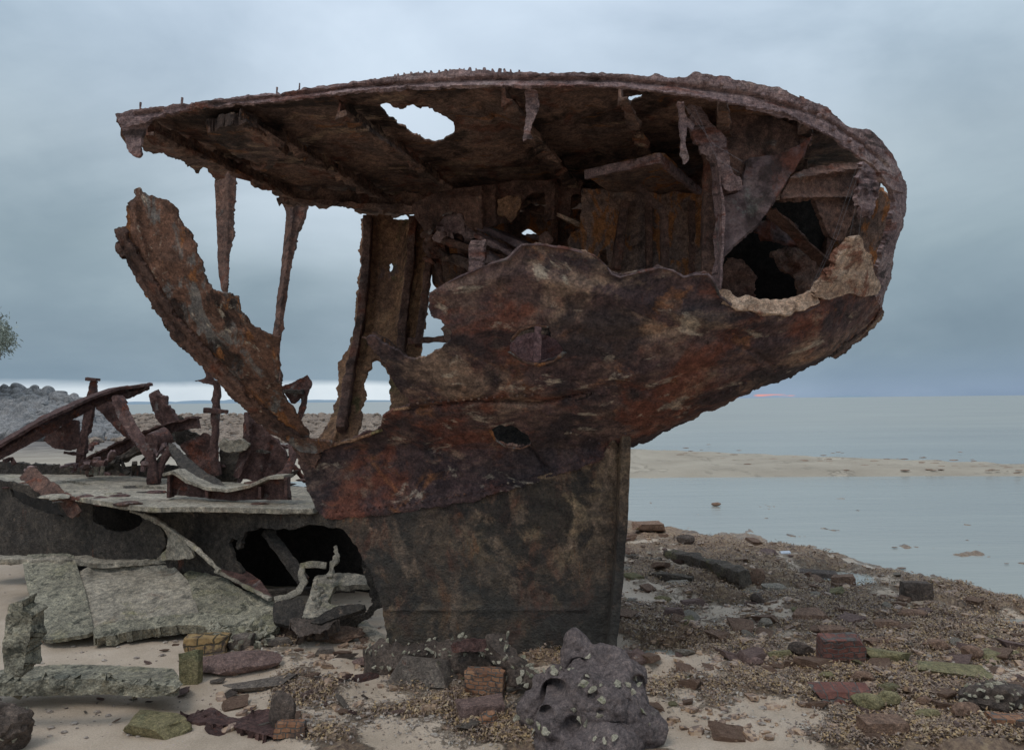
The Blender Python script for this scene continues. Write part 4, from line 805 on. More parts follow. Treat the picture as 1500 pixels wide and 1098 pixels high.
piece('hanging_plate', [(62,645),(70,634),(112,612),(117,640),(116,655),(100,660),(78,657)], 8.2, th=.03)
piece('deck_pillar', [(132,556),(141,557),(135,600),(127,640),(119,684),(109,684),(117,630),(126,590)], 8.7, th=.07)
bar('pillar_cap', [pp(128, 555, 8.7), pp(144, 556, 8.7)], .10, .035, WR, fw, rough=.006)
piece('hanging_plate', [(138,597),(160,586),(172,600),(181,620),(191,646),(176,634),(155,612)], 8.9, th=.03)
piece('leaning_beam', [(162,580),(182,578),(189,600),(206,630),(224,660),(228,676),(216,676),(200,652),(184,628),(170,605)], LINV(8.5, 580, 8.0, 676), th=.08, relief=ridge([([(172,580),(220,670)], 3, -.05)]))
piece('broken_plank', [(217,577),(228,571),(233,580),(244,598),(250,618),(240,624),(228,612),(222,596)], 8.6)
piece('broken_plank', [(232,580),(240,580),(250,600),(259,622),(252,628),(244,620)], 8.5)
bar('cross_beam', [pp(120, 684, 9.0), pp(192, 648, 8.8), pp(240, 630, 8.6), pp(290, 616, 8.4)], .16, .11, WR, fw, rough=.02, sec=TSEC)
bar('cross_beam', [pp(150, 686, 8.6), pp(205, 658, 8.5), pp(250, 640, 8.3)], .12, .08, M['wreck_dark'], fw, rough=.02)
bar('winch_drum', [pp(222, 648, 8.1), pp(244, 640, 8.25)], .22, .22, WR, fw, rough=.012, sec=[(math.cos(a)*.5, math.sin(a)*.5) for a in np.linspace(0, 2*math.pi, 17)[:-1]])
bar('short_leg', [pp(222, 664, 8.0), pp(226, 708, 8.0)], .09, .08, WR, fw, up=(0, 1, 0), rough=.015, taper=(.7, 1.3))
bar('short_leg', [pp(250, 655, 8.1), pp(236, 682, 8.05), pp(229, 708, 8.0)], .06, .06, WR, fw, up=(0, 1, 0), rough=.012)
piece('twisted_strap', [(246,648),(256,650),(270,664),(290,682),(306,695),(322,702),(330,712),(308,714),(288,703),(266,684),(250,664)], LINV(8.0, 648, 7.2, 712), M['wreck_dark'], th=.04)
piece('curved_plate', [(262,652),(286,640),(300,632),(318,646),(322,690),(302,697),(280,676)], 8.5, th=.03)
piece('torn_plate', [(262,655),(240,620),(262,608),(276,618),(275,630),(300,640),(310,655),(280,650)], 8.9, M['wreck_dark'], th=.03)
piece('torn_plate', [(320,658),(340,646),(356,642),(356,700),(322,700)], 8.7, M['wreck_dark'], th=.03)
piece('jagged_scrap', [(318,652),(328,640),(336,646),(352,642),(366,650),(358,660),(330,662)], 8.3, M['mud'], th=.05)
bar('rod_post', [pp(319, 558, 8.0), pp(316, 620, 8.0), pp(312, 670, 8.0), pp(318, 696, 8.0)], .065, .065, WR, fw, up=(0, 1, 0), rough=.014)
bar('rod_crosspiece', [pp(299, 601, 7.95), pp(334, 603, 7.95)], .05, .05, WR, fw, rough=.012)
piece('rod_cap', [(283,557),(301,553),(300,541),(308,541),(312,556),(322,560),(318,565),(298,562)], 8.0, th=.05)
piece('upright_plate', [(357,604),(364,604),(372,610),(386,626),(402,642),(418,662),(426,682),(420,702),(385,704),(340,700),(349,672),(356,640)], 8.4, th=.04, relief=ridge([([(364,604),(366,660),(350,700)], 4, -.07), ([(400,650),(385,700)], 4, .04)]))
bar('curved_rib', [pp(428, 640, 8.2), pp(430, 670, 8.0), pp(420, 690, 7.9), pp(402, 704, 7.8)], .08, .06, WR, fw, up=(0, 1, 0), rough=.01)
piece('torn_plate', [(412,566),(426,561),(444,553),(450,549),(457,560),(452,572),(446,600),(437,628),(431,624),(437,602),(441,582),(428,592),(420,580)], 8.0, th=.04)
bar('serrated_bar', [pp(410, 573, 7.95), pp(444, 574, 7.95)], .10, .04, M['wreck_dark'], fw, rough=.01)
for a, b in [(133,690),(141,691),(150,691)]: bar('small_stub', [pp(a, b+5, 8.4), pp(a+rng.uniform(-1, 1), b-8, 8.4)], .035, .035, M['mud'], fw, up=(0, 1, 0), rough=.01, seg=.015)
rd = random.Random(21)
for i in range(26):
    a, b = rd.uniform(10, 450), rd.uniform(700, 738); y = float(dkd(np.array([a]), np.array([b]))[0]); V, F = cutrock(900+i, 2, 5, .08); s_ = rd.uniform(.03, .14)
    link_mesh('rust_flake', V*np.array([s_*2, s_*1.4, s_*.35])+np.array(pp(a, b, y)), F, M[rd.choice(['mud', 'wreck_rust', 'mud', 'wreck_dark', 'frame'])], fw)
for i in range(14):
    cx, cy = rd.uniform(10, 240), rd.uniform(672, 700)
    link_mesh('bent_bar', *bar_geo([pp(cx, cy, 8.3), pp(cx+rd.uniform(-12, 12), cy-rd.uniform(3, 14), 8.3), pp(cx+rd.uniform(-26, 26), cy-rd.uniform(4, 22), 8.2)], rd.uniform(.03, .07), rd.uniform(.02, .05), rough=.015), M[rd.choice(['wreck_rust', 'wreck_dark', 'rim'])], fw)
for i in range(34):
    cx, cy = rd.uniform(120, 440), rd.uniform(640, 700); L, w = rd.uniform(10, 38), rd.uniform(3, 9); a = rd.uniform(-1.0, .9); ca, sa = math.cos(a), math.sin(a)
    if cx > 240: cy = max(cy, 655)
    pl = [(-L/2, -w/2), (-L*.1, -w*.7), (L*.3, -w*.4), (L/2, -w*.1), (L*.35, w*.5), (-L*.05, w*.35), (-L/2, w*.6)]
    piece('debris_scrap', [(cx+x*ca-y*sa, cy+x*sa+y*ca) for x, y in pl], rd.uniform(8.0, 9.2), M[rd.choice(['wreck_rust', 'wreck_dark', 'frame', 'wreck_dark', 'mud' if i % 4 == 0 else 'rim'])], th=rd.uniform(.03, .09), step=3, jg=.8)
# ================================================================== FALLEN HULL PLATE IN FRONT (left)
fp = empty('fallen_hull_plate', (-2.9, 6.0, 0), 'long fallen hull plate in three silted panels, propped on the sand below the sunken hull', 'wreck plate')
PLN = PY(5.6, 0, 3.6, z0=.08)
sheet('plate_panel', [(32,812),(107,809),(116,838),(126,868),(136,912),(136,927),(67,938),(53,928),(50,893),(37,845)], lambda a, b: PLN(a, b)-.04, M['mudgreen'], fp, th=.03, crag=.006, step=4, jg=.6, rough=.02, rsc=5, label='upright olive crusted panel at the left end')
sheet('plate_panel', [(116,838),(130,828),(253,827),(277,853),(295,906),(233,917),(180,922),(136,930),(124,880)], PLN, M['mud'], fp, th=.03, crag=.006, step=4, jg=.6, rough=.03, rsc=4, relief=ridge([([(140,838),(200,836),(250,836)], 8, .10)]))
sheet('plate_panel', [(268,838),(310,830),(353,863),(402,877),(404,913),(333,913),(290,910),(277,856)], PLN, M['mudgreen'], fp, th=.03, step=4, jg=.7, crag=.02, rough=.04, rsc=7)
def onp(a, b, o=0): return pp(a, b, float(PLN(np.array([float(a)]), np.array([float(b)]))[0])+o)
bar('top_ledge', [onp(-20, 818), onp(40, 820), onp(115, 820), onp(150, 826), onp(190, 824), onp(225, 820), onp(275, 817), onp(300, 822), onp(318, 834)], .16, .05, M['mud'], fp, rough=.018, seg=.03)
sheet('bottom_lip', [(134,920),(180,908),(233,902),(293,896),(340,900),(405,898),(410,912),(400,926),(372,936),(340,940),(318,930),(300,916),(270,914),(220,920),(180,926),(140,936)], lambda a, b: PLN(a, b)-.07, M['mudgreen'], fp, th=.08, step=4, jg=.7, crag=.03, rough=.03, rsc=8)
sheet('torn_fin', [(192,748),(212,752),(240,768),(262,783),(278,800),(284,818),(228,820),(244,804),(246,786),(234,770),(208,757)], lambda a, b: WY(a, b)-.22, M['mud'], fp, th=.03, step=3, jg=1.0, rough=.02, rsc=8)
bar('curled_edge', [pp(192, 748, 6.85), pp(225, 758, 6.75), pp(262, 783, 6.55), pp(290, 805, 6.4), pp(322, 836, 6.2)], .03, .025, M['mud'], fp, rough=.006, seg=.02)
sheet('torn_fin', [(318,836),(333,822),(350,827),(380,848),(400,875),(392,876),(365,862),(340,848)], lambda a, b: PLN(a, b)-.12, M['wreck_rust'], fp, th=.02, step=3, jg=.8, rough=.012)
bar('curled_edge', [onp(316, 836, -.14), onp(345, 850, -.14), onp(370, 864, -.14), onp(396, 877, -.14)], .03, .02, M['mud'], fp, rough=.006, seg=.02)
V, F = sheet_geo([(300,905),(340,912),(380,912),(400,922),(385,936),(345,940),(320,930)], lambda a, b: PLN(a, b)-.16, th=.06, step=4)
shell_cluster(fp, V, 60, lambda v: True, .035, fp)
# bracket piece beside the keel
bk = empty('frame_bracket', (-1.35, 5.9, 0), 'pale silted frame bracket with curled arm, lying between the fallen plate and the keel', 'wreck fragment')
BY = PY(5.9, .0, 1.2, z0=.3)
def onb(a, b, o=0): return pp(a, b, float(BY(np.array([float(a)]), np.array([float(b)]))[0])+o)
sheet('bracket_plate', [(462,842),(500,838),(540,842),(549,848),(540,856),(492,856),(479,884),(532,884),(535,890),(500,896),(462,905),(440,905),(450,880),(456,860)], PY(5.8, 0, 2.6, z0=.3), M['mud'], bk, th=.05, step=3.5, jg=1, rough=.02, rsc=8)
bar('curled_arm', [onb(478, 828), onb(458, 826), onb(443, 828), onb(441, 842), onb(446, 852), onb(437, 866), onb(420, 874), onb(402, 879)], .055, .022, M['mud'], bk, rough=.008, up=(0, -1, .35), seg=.02)
sheet('bracket_web', [(400,880),(446,876),(443,905),(424,916),(400,911)], lambda a, b: BY(a, b)-.04, M['wreck_dark'], bk, th=.04, step=4, jg=1)
sheet('bracket_web', [(492,886),(535,884),(533,892),(500,902),(470,912),(452,912)], lambda a, b: BY(a, b)-.12, M['wreck_dark'], bk, th=.05, step=4, jg=1)
bar('broken_stud', [onb(482, 846, -.05), onb(487, 828, -.03), onb(495, 812, 0), onb(491, 800, 0)], .035, .02, M['mud'], bk, rough=.018, seg=.02, up=(0, 1, 0), taper=(1.5, .5))
sheet('bracket_foot', [(425,905),(470,905),(500,905),(480,920),(440,934),(428,922)], lambda a, b: BY(a, b)-.10, M['rock_dark'], bk, th=.10, step=4, jg=2, rough=.05, rsc=8)
for i in range(9): link_mesh('rivet', *rivets([onb(464+rng.uniform(-6, 8), 850+i*5, -.06)], .02, (0, -1, .5)), M['mud'], bk)
# L-shaped beam at the lower left corner
lb = empty('corner_beam', (-2.6, 4.5, 0), 'weedy flat beam with upright post at its end, in the lower left corner on the sand', 'wreck fragment')
sheet('beam_top', [(-40,985),(33,976),(100,972),(167,974),(253,978),(262,990),(262,1012),(217,1010),(150,1000),(60,1000),(-40,1012)], DECK(.22), M['mudgreen'], lb, th=.03, step=4, jg=.5, rough=.015, rsc=6)
sheet('beam_front', [(-40,1004),(60,994),(150,994),(220,1004),(262,1006),(250,1014),(215,1021),(160,1016),(100,1019),(40,1018),(-40,1021)], lambda a, b: PY(4.28)(a, b), M['mudgreen'], lb, th=.06, step=4, jg=.9, crag=.03, rough=.03, rsc=9)
sheet('upright_post', [(12,886),(24,880),(33,880),(34,892),(47,905),(45,925),(38,960),(32,992),(8,990),(2,950)], PY(4.45), M['mudgreen'], lb, th=.12, step=4, jg=1.5, rough=.02, rsc=8)
# ================================================================== STONES, BRICKS AND SHARDS
def stone(name, px0, px1, py0, py1, mat, label, cat='stone', kind='rock', rot=None, tilt=0.0, group=None, dep=.5, sink=.10, seed=None, sub=4, cuts=9, rough=.05, minh=.05):
    D = float(on_z(float((px0+px1)/2), float(py1), 0.0)[1]); w = (px1-px0)*D/FPX; th_ = math.atan(CAMZ/D)
    d = w*dep; h = ((py1-py0)*D/FPX-d*math.sin(th_))/math.cos(th_)
    if h < minh+.0:
        d = max(.3*w, ((py1-py0)*D/FPX-minh*math.cos(th_))/math.sin(th_)); h = minh
        d = min(d, w*1.1)
    seed = seed if seed is not None else int(px0*7+py0)
    V, F = cutrock(seed, sub, cuts if kind == 'rock' else (4 if kind == 'slab' else 5), rough if kind == 'rock' else rough*.8, box=0 if kind == 'rock' else (2.6 if kind == 'slab' else .6))
    V = V*np.array([w, d, h*(1+sink)]); r_ = random.Random(seed); a = rot if rot is not None else r_.uniform(-.35, .35)
    R = np.array(Matrix.Rotation(a, 3, 'Z') @ Matrix.Rotation(tilt, 3, 'Y')); V = V @ R.T
    c = on_z(float((px0+px1)/2), float(py1), 0.0); gz = max(-.05, zground(c[0], D+d*.3))
    V += np.array([c[0]*(D+d/2)/D, D+d/2, h*.5-h*sink*.3 + gz])
    o = link_mesh(name, V, F, mat, None, angle=30); tag(o, label, cat, group); return o
ST = [
 ('brick_lump',1200,1266,945,994,'brick_red','dark red brick lump with mortar joints standing among the weed','brick','brick'),
 ('stone',1262,1334,966,996,'rock_green','bright green topped stone directly right of the red brick lump','stone','slab'),
 ('stone_slab',1322,1452,986,1016,'rock_green','long flat green slab right of the red brick lump','stone','slab'),
 ('stone_block',1190,1273,1017,1052,'brick_red','wet flat block with red sides below the red brick lump','block','slab'),
 ('stone',1248,1296,1035,1067,'rock_green','rounded mossy stone at the corner of the wet red sided block','stone','rock'),
 ('stone',1277,1322,1029,1059,'rock_green','mossy stone behind the rounded mossy one, right of the wet block','stone','rock'),
 ('worn_brick',1258,1330,1067,1104,'rock_brown','worn brown rounded brick at the bottom edge of the picture','brick','brick'),
 ('oyster_rock',1401,1515,1013,1080,'rock_dark','large dark rock dotted with shells at the right edge','rock','rock'),
 ('brick',1450,1512,1079,1104,'brick_orange','orange red brick in the lower right corner','brick','brick'),
 ('stone_block',1322,1364,864,895,'rock_dark','dark cubic block near the water on the right','block','brick'),
 ('stone_slab',1171,1229,831,848,'rock_dark','low dark slab at the water edge under the pool','stone','slab'),
 ('stone',1093,1122,829,855,'rock_brown','upright brown stone at the end of the long driftwood beam','stone','rock'),
 ('stone_slab',925,975,773,792,'rock_brown','broad flat brown stone nearest the keel at the water edge','stone','slab'),
 ('stone',991,1018,794,810,'rock_dark','small dark stone just above the long driftwood beam','stone','rock'),
 ('stone',971,1016,850,866,'rock_blue','flat blue green stone below the driftwood near the keel','stone','slab'),
 ('stone',1116,1153,850,873,'rock_blue','pale blue grey stone right of the driftwood end','stone','slab'),
 ('stone',1056,1091,878,890,'rock_green','thin pale green flat stone in the middle of the weed bed','stone','slab'),
 ('stone',958,984,883,894,'rock_green','small green stone with a red underside near the keel','stone','rock'),
 ('stone',1099,1120,878,896,'rock_dark','small dark angular stone beside the thin pale green one','stone','rock'),
 ('stone',1109,1133,915,933,'rock_blue','bluish grey pebble stone alone in the weed','stone','rock'),
 ('stone_slab',1159,1219,905,927,'rock_brown','tilted brown slab half covered in weed','stone','slab'),
 ('stone',1155,1191,953,979,'rock_dark','dark jagged stone left of the red brick lump','stone','rock'),
 ('stone_slab',1198,1248,928,950,'rock_brown','brown slab behind the red brick lump','stone','slab'),
 ('stone',1277,1318,926,941,'rock_brown','low brown stone behind the bright green topped stone','stone','slab'),
 ('stone_slab',1264,1328,951,970,'rock_brown','weedy brown slab touching the back of the bright green topped stone','stone','slab'),
 ('stone',1347,1393,957,977,'rock_brown','brown stone above the long flat green slab','stone','rock'),
 ('stone',1409,1441,964,987,'rock_brown','ruddy stone above the right end of the long green slab','stone','rock'),
 ('stone_slab',1420,1495,962,985,'rock_green','greenish slab far right above the dark shell dotted rock','stone','slab'),
 ('stone',1393,1437,1056,1084,'rock_brown','grey brown boulder left of the shell dotted rock foot','stone','rock'),
 ('stone',1169,1196,978,995,'rock_green','green stone at the left foot of the red brick lump','stone','rock'),
 ('stone',1091,1119,973,991,'rock_purple','purplish stone on the gravel left of the dark jagged one','stone','rock'),
 ('stone',1200,1224,1001,1016,'rock_green','small mossy stone between red brick lump and wet block','stone','rock'),
 ('stone_slab',1120,1166,969,981,'rock_green','thin green slab left of the red brick lump','stone','slab'),
 ('stone',1245,1280,1000,1022,'rock_brown','brown stone between the wet block and the long green slab','stone','rock'),
 ('stone',1340,1372,1040,1056,'rock_brown','small brown stone right of the two mossy stones','stone','rock'),
 ('stone',1340,1378,1062,1080,'rock_green','green tinged stone near the bottom right of the worn brown brick','stone','rock'),
 ('stone',1315,1360,905,922,'rock_brown','weed covered stone in front of the dark cubic block','stone','rock'),
 ('stone_slab',1215,1255,848,868,'rock_brown','pale brown slab behind the low dark slab by the water','stone','slab'),
 # left and middle foreground
 ('yellow_brick',270,336,941,975,'brick_yellow','yellow orange brick pair sitting on the sand under the fallen plate','brick','brick'),
 ('stone_slab',283,412,962,1008,'rock_purple','broad purple grey flat rock in front of the yellow brick','rock','rock'),
 ('stone_slab',262,296,965,1017,'rock_green','narrow green edged slab leaning on the purple grey rock','stone','slab'),
 ('slate_shard',335,372,941,968,'slate','dark triangular shard behind the purple grey rock','shard','slab'),
 ('slate_shard',370,431,949,964,'slate','thin flat shard right of the yellow brick','shard','slab'),
 ('slate_shard',327,434,1003,1031,'slate','long thin slate in front of the purple grey rock','shard','slab'),
 ('stone',393,434,1034,1096,'rock_dark','upright dark stone at the end of the rusty iron scrap','stone','rock'),
 ('stone_slab',170,279,1062,1104,'rock_green','pale greenish slab at the bottom edge on the sand','stone','slab'),
 ('red_brick',403,449,1077,1104,'brick_orange','red brick end at the bottom edge beside the upright dark stone','brick','brick'),
 ('stone',48,79,945,955,'rock_brown','small flat pebble alone on the sand beside the post','stone','rock'),
 ('stone',516,563,971,988,'rock_purple','purple brown stone on the sand left of the dark shards','stone','rock'),
 ('slate_shard',568,666,978,1030,'slate','large dark shard with oysters on the sand before the keel','shard','slab'),
 ('slate_shard',639,680,982,1000,'slate','small black shard right of the large dark one','shard','slab'),
 ('orange_brick',678,742,999,1042,'brick_orange','orange brick block with joints left of the big boulder','brick','brick'),
 ('stone_block',669,741,1043,1075,'rock_purple','brown purple block below the orange brick block','block','brick'),
 ('stone',700,732,1063,1088,'brick_orange','orange stone in front of the brown purple block','stone','rock'),
 ('stone',564,650,911,956,'rock_dark','dark crusted mound at the left foot of the keel plate','rock','rock'),
 ('stone',400,470,922,952,'rock_brown','pinkish gravel crusted mound under the frame bracket','rock','rock'),
 ('stone',455,535,926,956,'rock_brown','low crusted mound between the bracket and the keel','rock','rock'),
 ('oyster_rock',-50,50,1040,1125,'rock_dark','dark crusted rock mass in the lower left corner','rock','rock'),
 ('stone',458,490,960,974,'slate','small slate piece left of the shell crusted rail','stone','slab'),
]
SO = {}
for (nm, a, b, c, d, mt, lab, cat, kd) in ST:
    SO[lab] = stone(nm, a, b, c, d, M[mt], lab, cat, kd, rough=.16 if ('mass' in lab or 'mound' in lab or 'shells' in lab) else .05)
ck = SO['dark crusted rock mass in the lower left corner']; Vk = np.array([v.co[:] for v in ck.data.vertices])
ik = [i for i in range(len(Vk)) if Vk[i][2] > .05 and Vk[i][1] < .1]; ch = rng.choice(ik, 26); sg = shells_geo(Vk[ch], Vk[ch]-Vk.mean(0), .018)
mk = bpy.data.meshes.new('oyster_shells'); mk.from_pydata(sg[0].tolist(), [], sg[1]); mk.materials.append(M['shell'])
ko = bpy.data.objects.new('oyster_shells', mk); COL.objects.link(ko); ko.parent = ck; ko['kind'] = 'stuff'
rs_ = random.Random(77); shard = [cutrock(700+i, 3, 5, .05, box=3.0) for i in range(6)]; shm = []
for i, (V, F) in enumerate(shard):
    me = bpy.data.meshes.new('slate_fragment'); me.from_pydata(V.tolist(), [], F); me.polygons.foreach_set('use_smooth', [True]*len(F)); me.set_sharp_from_angle(angle=math.radians(30)); me.materials.append(M[['slate', 'rock_dark', 'wreck_rust', 'rock_purple', 'slate', 'rock_brown'][i]]); shm.append(me)
for i in range(64):
    a, b = (rs_.uniform(255, 770), rs_.uniform(935, 1092)) if i < 50 else (rs_.uniform(40, 260), rs_.uniform(930, 1090)); p = G(a, b); L = rs_.uniform(.05, .22)*(1 if i < 50 else .35)
    o = bpy.data.objects.new('slate_fragment', shm[i % 6]); COL.objects.link(o); o.scale = (L, L*rs_.uniform(.25, .6), L*rs_.uniform(.08, .22)); o.location = (p.x, p.y, zground(p.x, p.y)+.012); o.rotation_euler = (rs_.uniform(-.3, .3), rs_.uniform(-.35, .35), rs_.uniform(-1.2, 1.2))
    tag(o, 'thin dark broken fragment of slate or rusted plate strewn on the sand before the wreck', 'fragment', 'broken fragments strewn on the sand')
# tiny stones, same group
grp = 'small stones scattered in the weed bed'
protos = [cutrock(100+i, 4, 3+i % 4, .045, box=2.4) if i % 3 else cutrock(100+i, 4, 9, .05) for i in range(9)]
mats_small = ['rock_brown', 'rock_brown', 'rock_brown', 'rock_green', 'rock_purple', 'rock_brown', 'rock_blue', 'rock_purple', 'rock_brown']
pm = []
for i, (V, F) in enumerate(protos):
    me = bpy.data.meshes.new('small_stone'); me.from_pydata(V.tolist(), [], F); me.polygons.foreach_set('use_smooth', [True]*len(F)); me.set_sharp_from_angle(angle=math.radians(30)); me.materials.append(M[mats_small[i]]); pm.append(me)
cn = 0
while cn < 240:
    px_, py_ = rng.uniform(905, 1500), 790+310*rng.uniform()**.9
    if cn > 205: px_, py_ = rng.uniform(250, 790), rng.uniform(935, 1095)
    p = G(px_, py_)
    if p.y > shore_y(p.x)-.2: continue
    if px_ < 1250 and py_ > 1015 and rng.uniform() < .7: continue
    i = int(rng.integers(0, 9)); o = bpy.data.objects.new('small_stone', pm[i]); COL.objects.link(o); s_ = .045+.14*rng.uniform()**2.2
    if cn > 205: s_ *= .62
    o.scale = (s_*rng.uniform(1.0, 1.7), s_*rng.uniform(.7, 1.2), s_*rng.uniform(.25, .55)); o.location = (p.x, p.y, zground(p.x, p.y)+s_*.10); o.rotation_euler = (rng.uniform(-.25, .25), rng.uniform(-.25, .25), rng.uniform(0, 6.3))
    tag(o, 'small weathered broken stone lying loose in the brown weed and gravel', 'stone', grp); cn += 1
# ------------------------------------------------------------------ named scraps
def scrap(name, pts, y, mat, label, cat, **kw):
    o = sheet(name, pts, y, M[mat], None, **kw); return tag(o, label, cat)
scrap('iron_scrap', [(258,1052),(285,1043),(312,1034),(330,1046),(350,1052),(372,1040),(396,1036),(405,1060),(403,1080),(380,1074),(340,1064),(300,1058)], lambda a, b: DECK(.10)(a, b), 'wreck_rust', 'rusty folded iron scrap with a grey top lying on the sand near the bottom', 'scrap', th=.05, step=3.5, jg=.8, rough=.07, rsc=6)
def gbar(name, p0, p1, w, h, mat, label, cat, z=.04, **kw):
    a = G(*p0, z); b = G(*p1, z); V, F = bar_geo([a[:], ((a+b)/2+Vector((0, 0, .01)))[:], b[:]], w, h, rough=kw.pop('rough', .01), **kw); o = link_mesh(name, V, F, M[mat]); return tag(o, label, cat)
gbar('driftwood_beam', (980,812), (1091,845), .16, .13, 'drift', 'long weed hung driftwood beam lying among the stones near the water', 'driftwood', z=.10, rough=.025)
gbar('driftwood_beam', (905,817), (968,824), .10, .08, 'drift', 'short driftwood beam reaching out from behind the keel', 'driftwood', z=.06, rough=.02)
gbar('driftwood_beam', (950,842), (1015,848), .09, .06, 'drift', 'thin driftwood stick below the long beam', 'driftwood', z=.05, rough=.02)
gbar('wet_log', (900,904), (963,914), .08, .07, 'rock_dark', 'wet black log poking out from behind the keel foot', 'log', z=.05, rough=.02)
gbar('grey_plank', (508,898), (570,950), .11, .03, 'mud', 'narrow grey plank leaning from the bracket down to the keel foot', 'plank', z=.06)
gbar('flat_stick', (161,958), (242,971), .07, .02, 'mudgreen', 'thin flat stick lying on the bare sand under the fallen plate', 'stick', z=.02)
gbar('plank_offcut', (733,972), (768,1010), .11, .05, 'rock_purple', 'short brown offcut leaning beside the orange brick block', 'plank', z=.05)
gbar('rust_bar', (430,966), (536,961), .08, .05, 'wreck_rust', 'weed draped rusty bar lying flat left of the shell crusted rail', 'iron bar', z=.03, rough=.03)
rail = empty('shell_crusted_rail', G(640, 985), 'low rail thickly crusted with oysters along the foot of the keel', 'wreck rail')
V1, F1 = bar_geo([G(538, 968, .12)[:], G(600, 970, .13)[:], G(670, 972, .14)[:], G(738, 974, .16)[:]], .16, .20, rough=.05, seg=.03)
link_mesh('rail_beam', V1, F1, M['rock_dark'], rail); shell_cluster(rail, V1, 150, lambda v: v[2] > .06, .021, rail)
V2, F2 = bar_geo([pp(728, 942, 4.95), pp(738, 960, 4.85), pp(762, 985, 4.75), pp(786, 1000, 4.7)], .14, .12, rough=.04, seg=.03)
link_mesh('rail_end', V2, F2, M['rock_dark'], rail); shell_cluster(rail, V2, 60, lambda v: True, .024, rail)
sheet('rusty_strip', [(660,942),(690,936),(715,938),(738,950),(735,958),(700,954),(665,956)], PY(4.92), WR, rail, th=.03, step=3, rough=.02)
# boulder: union of lobes with carved hollows
def boulder():
    lobes = [((868,1045),.25,.27,4.35),((900,1020),.20,.24,4.4),((850,968),.10,.15,4.5),((915,1065),.17,.22,4.3),((805,1005),.11,.13,4.45),((785,1050),.12,.17,4.4),((825,1075),.16,.18,4.25),((872,985),.14,.15,4.45),((870,1090),.26,.16,4.22)]
    bm = bmesh.new()
    for (a, b), rx, rz, y in lobes:
        y -= .22; c = Vector(pp(a, b, y)); mt = Matrix.Translation(c) @ Matrix.Diagonal((rx, rx*.9, rz, 1)); bmesh.ops.create_icosphere(bm, subdivisions=4, radius=1, matrix=mt)
    me = bpy.data.meshes.new('t'); bm.to_mesh(me); bm.free(); ob = bpy.data.objects.new('t', me); COL.objects.link(ob)
    r1 = ob.modifiers.new('r', 'REMESH'); r1.mode = 'VOXEL'; r1.voxel_size = .010
    dg = bpy.context.evaluated_depsgraph_get(); ev = ob.evaluated_get(dg).to_mesh(); V = np.array([v.co[:] for v in ev.vertices]); F = [list(p.vertices) for p in ev.polygons]; Nn = np.array([v.normal[:] for v in ev.vertices])
    bpy.data.objects.remove(ob)
    dents = [((920,1030),.035,.03),((880,1045),.03,.03),((848,977),.06,.13),((813,1015),.085,.2),((870,1020),.04,.05),((800,1045),.05,.1),((935,1000),.05,.06),((838,1062),.06,.05),((860,995),.035,.04),((910,1070),.05,.04)]
    n = np.array([mn.noise(Vector(v)*4)*.07+mn.noise(Vector(v)*10)*.035+(.25-abs(mn.noise(Vector(v)*17)))*.02+mn.noise(Vector(v)*34)*.010 for v in V]); V2 = V+Nn*n[:, None]
    px, py = project(V2); sc = FPX/4.5
    for (a, b), r, dp in dents:
        d = np.hypot(px-a, py-b)/sc; w = np.exp(-(d/(r*.8))**4)*(Nn[:, 1] < .2); V2[:, 1] += w*dp
    return V2, F, Nn
bV, bF, bN = boulder()
bo = link_mesh('oyster_boulder', bV, bF, M['barn']); tag(bo, 'big grey brown pitted boulder with oysters and hollows in front of the keel foot', 'boulder')
sp = [(862,962),(859,990),(853,1000),(869,1010),(880,1003),(905,1003),(921,1003),(929,993),(934,1003),(925,1012),(884,1025),(848,1052),(858,1060),(876,1050),(900,1080),(870,1083),(885,1085),(775,1055),(790,1060),(800,1070),(783,1070),(820,980),(813,985),(806,975),(835,980),(940,1040),(952,1060),(760,1050),(842,1040),(795,980)]
bp, nb = project(bV); pts = []; nrm = []
for a, b in sp:
    d = np.hypot(bp-a, nb-b)+(bN[:, 1] > -.05)*1000; i = int(np.argmin(d)); pts.append(bV[i]+bN[i]*.004); nrm.append(bN[i])
bsh = link_mesh('oyster_shells', *shells_geo(pts+pts[:20], nrm+nrm[:20], .024), M['shell'], bo); bsh.location = -bo.location; bsh['kind'] = 'stuff'
bsh.data.transform(Matrix.Translation(bo.location)); 
# shells on the right hand rock
ro = SO['large dark rock dotted with shells at the right edge']; Vr = np.array([v.co[:] for v in ro.data.vertices])
idx = [i for i in range(len(Vr)) if Vr[i][2] > .05 and Vr[i][1] < .05]; ch = rng.choice(idx, 40)
shg = shells_geo(Vr[ch], Vr[ch]-Vr.mean(0), .028); me = bpy.data.meshes.new('oyster_shells'); me.from_pydata(shg[0].tolist(), [], shg[1]); me.materials.append(M['shell'])
o = bpy.data.objects.new('oyster_shells', me); COL.objects.link(o); o.parent = ro; o['kind'] = 'stuff'
